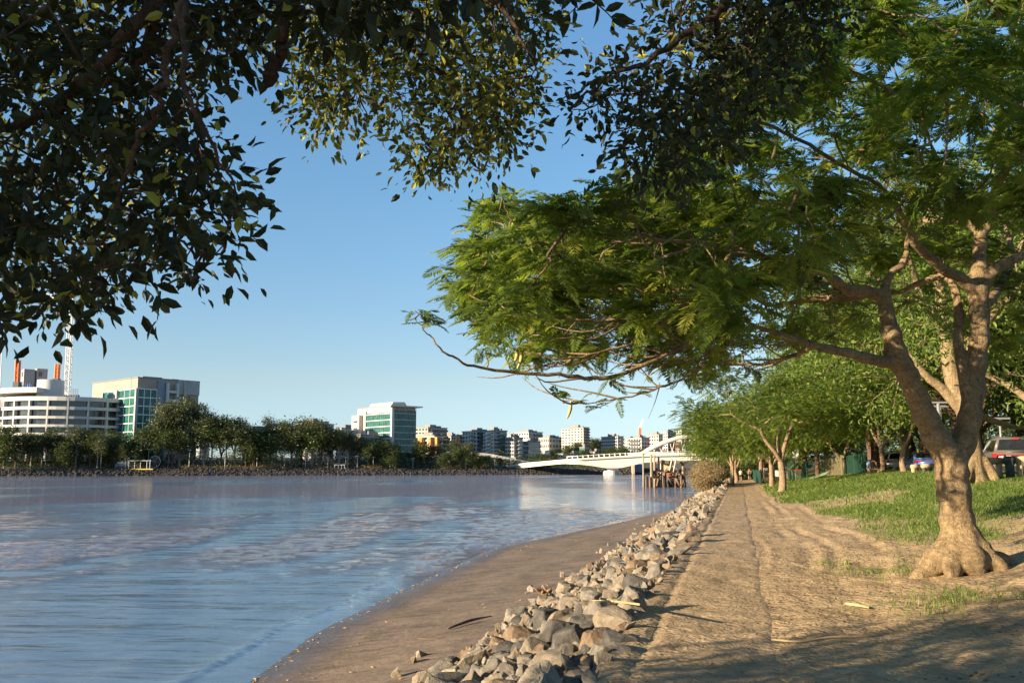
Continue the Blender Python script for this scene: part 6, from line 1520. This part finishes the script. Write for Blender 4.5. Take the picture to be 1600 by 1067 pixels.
def pole(px, yb, yt, Y, r_, label, mat='steelw', name='lamp_post'):
    a = P(px, yb, Y); a.z = gz(a.x, Y); h = zat(px, yt, Y) - a.z; rt = empty(name, tuple(a), label, 'post')
    MB().tube([(0, 0, -.2), (0, 0, h)], [r_ * 1.2, r_], 8).build('pole', M[mat], rt, True); MB().box(-.5, .5, -.08, .08, h, h + .09).build('lamp_head', M[mat], rt)
pole(1333, 735, 702, 90, .055, 'thin white post behind the solid green fence'); pole(1341, 735, 711, 95, .05, 'second thin pale post behind the solid green fence', 'steelg'); pole(1470, 700, 630, 52, .09, 'grey lamp post behind the massive trunk', 'steelg'); pole(1472.5, 700, 636, 55, .07, 'slimmer grey post close behind the lamp post', 'steelg'); pole(1412, 735, 664, 70, .06, 'bluish post seen between the limbs of the three-limbed tree', 'steelg'); pole(1565, 700, 655, 48, .05, 'thin post above the grey brown SUV roof', 'steelg')
for px, py, lb in ((1196.5, 749, 'grey boxy cabinet on a post beside the slender poinciana'),):
    g = onground(px, py); rt = empty('meter_box', tuple(g), lb, 'cabinet'); MB().box(-.28, .28, -.15, .15, .75, 1.55).build('cabinet', M['concrete'], rt); MB().box(-.06, .06, -.05, .05, -.1, .75).build('post', M['steelg'], rt)

# ------------------------------------------------------------------ people
M['skin'] = simple('skin', (.42, .25, .17), .6, .08, 5); M['hair_d'] = simple('dark_hair', (.03, .02, .015), .6, .2, 20); M['hair_r'] = simple('auburn_hair', (.16, .05, .03), .6, .2, 20); M['hair_l'] = simple('light_hair', (.3, .2, .12), .6, .2, 20)
M['c_white'] = simple('white_cloth', (.75, .74, .72), .9, .05); M['c_black'] = simple('black_cloth', (.02, .02, .022), .9); M['c_dark'] = simple('dark_cloth', (.07, .08, .07), .9); M['c_blue'] = simple('faded_denim', (.24, .38, .50), .9, .12, 8); M['c_navy'] = simple('navy_cloth', (.03, .04, .07), .9)
def skin_obj(name, verts, edges, radii, mat, parent, sub=1):
    bm = bmesh.new(); ly = bm.verts.layers.skin.verify(); vs = [bm.verts.new(tuple(v)) for v in verts]
    for k, (v, r_) in enumerate(zip(vs, radii)): v[ly].radius = (r_, r_) if not isinstance(r_, tuple) else r_; v[ly].use_root = (k == 0)
    for a_, b_ in edges: bm.edges.new((vs[a_], vs[b_]))
    me = bpy.data.meshes.new(name); bm.to_mesh(me); bm.free(); me.materials.append(mat); o = link(name, me, parent)
    sk = o.modifiers.new('skin', 'SKIN'); sk.use_smooth_shade = True; sb = o.modifiers.new('sub', 'SUBSURF'); sb.levels = sub; sb.render_levels = sub; return o
def person(loc, rz, J, label, top, bottom, hair, long_hair=False, scale=1.0, sleeve=.5, legcov=.45, group=None):
    rt = empty('person', tuple(loc), label, 'person', group, rz); rt.scale = (scale,) * 3
    V = []; E = []; Rd = []; I = {}
    def add(n, p, r_, par=None): I[n] = len(V); V.append(p); Rd.append(r_); (E.append((I[par], I[n])) if par else None)
    add('pelvis', J['pelvis'], (.15, .11)); add('waist', J['waist'], (.13, .095), 'pelvis'); add('chest', J['chest'], (.165, .11), 'waist'); add('neck', J['neck'], .055, 'chest')
    h = Vector(J['head']); nk = Vector(J['neck']); ud = (h - nk).normalized(); add('h1', tuple(h - ud * .03), (.07, .08), 'neck'); add('h2', tuple(h + ud * .07), (.078, .095), 'h1'); add('h3', tuple(h + ud * .14), (.05, .06), 'h2')
    f = Vector(J.get('face', (0, 1, 0))).normalized(); add('nose', tuple(h + f * .10 + ud * .01), .014, 'h1')
    for sd in 'LR':
        sg = -1 if sd == 'L' else 1
        add('sh' + sd, J['sh' + sd], .062, 'chest'); add('el' + sd, J['el' + sd], .042, 'sh' + sd); add('wr' + sd, J['wr' + sd], .028, 'el' + sd)
        d = (Vector(J['wr' + sd]) - Vector(J['el' + sd])).normalized(); s_ = d.cross(Vector((sg, .2, 0))).normalized(); pm = Vector(J['wr' + sd]) + d * .06; add('pa' + sd, tuple(pm), (.035, .018), 'wr' + sd)
        for k, (o_, ln) in enumerate(((-.028, .06), (-.01, .075), (.01, .072), (.028, .058))):
            b1 = pm + d * .03 + s_ * o_; add(f'f{k}' + sd, tuple(b1 + d * ln * .5), .009, 'pa' + sd); add(f'g{k}' + sd, tuple(b1 + d * ln + Vector((0, .012, -.008))), .007, f'f{k}' + sd)
        add('th' + sd, tuple(pm - s_ * .05 + d * .01), .010, 'pa' + sd)
        add('hi' + sd, J['hi' + sd], .095, 'pelvis'); add('kn' + sd, J['kn' + sd], .058, 'hi' + sd); kk = Vector(J['kn' + sd]); an = Vector(J['an' + sd]); add('ca' + sd, tuple(kk * .7 + an * .3), .056, 'kn' + sd); add('an' + sd, J['an' + sd], .036, 'ca' + sd)
        add('he' + sd, tuple(an + Vector((0, -.04, -.04))), .034, 'an' + sd); add('to' + sd, tuple(an + Vector((0, .15, -.055))), (.04, .025), 'an' + sd)
    skin_obj('body', V, E, Rd, M['skin'], rt)
    lerp = lambda a, b_, t: tuple(Vector(a) * (1 - t) + Vector(b_) * t)
    tv = [J['waist'], J['chest'], lerp(J['chest'], J['neck'], .6), J['shL'], lerp(J['shL'], J['elL'], sleeve), J['shR'], lerp(J['shR'], J['elR'], sleeve), lerp(J['waist'], J['pelvis'], .6)]
    skin_obj('top', tv, [(0, 1), (1, 2), (1, 3), (3, 4), (1, 5), (5, 6), (0, 7)], [(.145, .11), (.178, .122), .075, .072, .058, .072, .058, (.155, .12)], M[top], rt)
    bv = [J['pelvis'], J['hiL'], lerp(J['hiL'], J['knL'], legcov * 2 if legcov < .5 else 1), J['hiR'], lerp(J['hiR'], J['knR'], legcov * 2 if legcov < .5 else 1), lerp(J['pelvis'], J['waist'], .5)]
    skin_obj('shorts', bv, [(0, 1), (1, 2), (0, 3), (3, 4), (0, 5)], [(.16, .12), .108, .085, .108, .085, (.15, .115)], M[bottom], rt)
    hb = [tuple(h + ud * .05 - f * .03), tuple(h + ud * .12 - f * .01), tuple(h - f * .07)]; he = [(0, 1), (0, 2)]; hr = [(.088, .098), (.07, .08), .07]
    if long_hair: hb.append(tuple(h - f * .10 - ud * .22 + Vector((0, 0, -.04)))); he.append((2, 3)); hr.append(.085)
    skin_obj('hair', hb, he, hr, M[hair], rt)
    for sd in 'LR': an = Vector(J['an' + sd]); skin_obj('shoe', [tuple(an + Vector((0, -.05, -.05))), tuple(an + Vector((0, .06, -.052))), tuple(an + Vector((0, .16, -.06)))], [(0, 1), (1, 2)], [.045, .046, .036], M['c_white' if top == 'c_white' else 'c_black'], rt)
    return rt
def walkJ(ph=1): return dict(pelvis=(0, 0, .97), waist=(0, 0, 1.1), chest=(0, .02, 1.32), neck=(0, .03, 1.5), head=(0, .045, 1.60), shL=(-.19, .02, 1.42), shR=(.19, .02, 1.42), elL=(-.27, -.1 * ph, 1.16), wrL=(-.24, .06 - .1 * ph, .98), elR=(.27, .1 * ph - .04, 1.15), wrR=(.24, .2 * ph, 1.0),
    hiL=(-.1, 0, .9), hiR=(.1, 0, .9), knL=(-.1, .17 * ph, .51), knR=(.1, -.02 * ph, .50), anL=(-.1, .24 * ph, .09), anR=(.1, -.28 * ph, .14))
PG = 'people walking down the path'
g = P(1157.5, 750, 145); g.z = gz(g.x, g.y); person(g, R(-13), walkJ(1), 'walker in a white top and dark shorts going down the path', 'c_white', 'c_black', 'hair_l', scale=.93, group=PG)
g = P(1171, 750, 145); g.z = gz(g.x, g.y); person(g, R(-13), walkJ(-1), 'walker all in black on the path, next to the one in white', 'c_black', 'c_black', 'hair_d', scale=1.04, group=PG)
Jb = dict(pelvis=(0, 0, .88), waist=(0, .12, .93), chest=(0, .36, .92), neck=(0, .50, .88), head=(0, .58, .80), face=(0, .4, -1), shL=(-.17, .42, .90), shR=(.17, .42, .90), elL=(-.22, .46, .63), wrL=(-.18, .52, .42), elR=(.22, .46, .62), wrR=(.18, .54, .40), hiL=(-.1, 0, .82), hiR=(.1, 0, .82), knL=(-.12, .06, .47), knR=(.12, .06, .47), anL=(-.13, 0, .09), anR=(.13, 0, .09))
g = onground(1358, 742); person(g, R(-75), Jb, 'person in pale denim bending forward beside the thick pale trunk', 'c_navy', 'c_blue', 'hair_d', scale=1.1, sleeve=.2)
Js = walkJ(0.1); g = onground(1355, 741); g.y += 2.5; g.x += .35; g.z = gz(g.x, g.y); person(g, R(150), Js, 'person with long auburn hair standing behind the bending one', 'c_dark', 'c_navy', 'hair_r', True, .92)
# small bench-like log by the bending person and a black scooter wheel
g = onground(1366, 741.5); rt = empty('picnic_seat', tuple(g), 'low wooden seat beneath the hands of the bending person', 'seat'); MB().box(-.4, .4, -.18, .18, .38, .44).build('seat', M['wood'], rt)
for sg in (-1, 1): MB().box(sg * .3 - .04, sg * .3 + .04, -.15, .15, 0, .38).build('leg', M['wood'], rt)

# ------------------------------------------------------------------ ruined wharf
M['pile'] = simple('barnacled_pile', (.16, .11, .07), .9, .35, 3, bumpd=.02); M['pile_pale'] = simple('pale_pile', (.30, .24, .17), .85, .25, 2); M['rust'] = simple('rusty_metal', (.30, .10, .05), .8, .3, 4); M['pipe'] = simple('pale_plank', (.58, .52, .44), .7, .15, 3)
YW = 166.0; org = P(1036, 760, YW); org.z = WL_Z; rt = empty('wharf_ruin', tuple(org), 'collapsed timber wharf with tall broken piles standing in the river', 'wharf')
def wp(X, Yp, dY=0): a = P(980 + X / 8.207, 640 + Yp / 8.207, YW + dY); return a - org
def pile(X, Ytop, dY, r_, mat='pile', Xb=None):
    a = wp(X, Ytop, dY); b_ = wp(X if Xb is None else Xb, 985, dY); b_.z = -2.5; MB().tube([b_, (a + b_) / 2 + Vector((.03, 0, 0)), a], [r_ * 1.15, r_, r_ * .9], 9).build('pile', M[mat], rt, True)
for X, Yt, dY, r_, mt in ((204, 555, 0, .15, 'pile_pale'), (213, 850, .4, .15, 'pile'), (238, 852, 0, .14, 'pile'), (263, 855, .3, .13, 'pile'), (305, 570, 0, .19, 'pile_pale'), (290, 860, -.4, .17, 'pile'), (322, 740, .5, .14, 'pile'), (348, 582, 2, .2, 'pile_pale'), (402, 610, 2.5, .2, 'pile_pale'), (428, 640, 4, .11, 'pipe'), (438, 640, 4.2, .11, 'pipe'), (456, 690, 3, .11, 'pile_pale'), (712, 690, 3, .26, 'pile_pale'), (690, 850, 0, .2, 'pile'), (730, 830, 2, .2, 'pile')): pile(X, Yt, dY, r_, mt)
r8 = np.random.default_rng(4)
for k in range(52):
    X = r8.uniform(330, 745); pile(X, r8.uniform(800, 905), r8.uniform(-1, 7), r8.uniform(.12, .24), 'pile', X + r8.uniform(-25, 25))
for (X0, Y0, X1, Y1, d0, d1, r_, mt) in ((575, 630, 540, 790, 1, 1, .13, 'pipe'), (628, 630, 592, 800, 1, 1, .13, 'pipe'), (345, 800, 560, 800, .5, .5, .12, 'pile'), (350, 835, 640, 860, 2, 1, .13, 'pile'), (440, 650, 600, 680, 3, 3, .16, 'pile_pale'), (470, 660, 750, 672, 4, 4, .2, 'pile_pale'), (620, 880, 680, 975, -1, -1, .2, 'pile'), (520, 860, 580, 960, -1, 0, .15, 'pile'),
        (400, 880, 380, 980, -1, -1, .2, 'pile'), (560, 700, 650, 770, 3, 2, .1, 'pile_pale'), (480, 730, 520, 790, 2, 2, .09, 'pipe'), (510, 720, 480, 790, 2, 2, .09, 'pipe'), (505, 820, 585, 815, 0, 0, .12, 'rust'), (510, 850, 590, 845, 0, 0, .1, 'rust'), (512, 815, 512, 855, 0, 0, .1, 'rust'), (588, 812, 588, 852, 0, 0, .1, 'rust'), (640, 900, 740, 960, 1, 3, .14, 'pile'), (650, 790, 760, 850, 3, 4, .16, 'pile')):
    MB().tube([wp(X0, Y0, d0), wp(X1, Y1, d1)], [r_, r_ * .85], 7).build('beam', M[mt], rt, True)
mb = MB(); a, b_ = wp(440, 660, 2), wp(760, 690, 2); mb.box(a.x, b_.x, 2, 8, b_.z, a.z + .1); mb.build('deck', M['pile'], rt)
a, b_ = wp(470, 695, 4), wp(545, 780, 4); MB().box(a.x, b_.x, 4, 4.3, b_.z, a.z).build('hoarding', simple('yellowed_board', (.55, .40, .20), .8, .2, 2), rt)
for k in range(16):
    c = wp(r8.uniform(340, 640), r8.uniform(780, 880), r8.uniform(0, 4)); Vr, Fr = LOW[r8.integers(0, 8)]; MB().add(Vr @ rotm(*r8.uniform(0, 6.28, 3)).T * r8.uniform(.5, 1.2) + np.array(tuple(c)), None, Fr).build('timber_chunk', M[['pile', 'pile_pale', 'wood_dark'][k % 3]], rt)
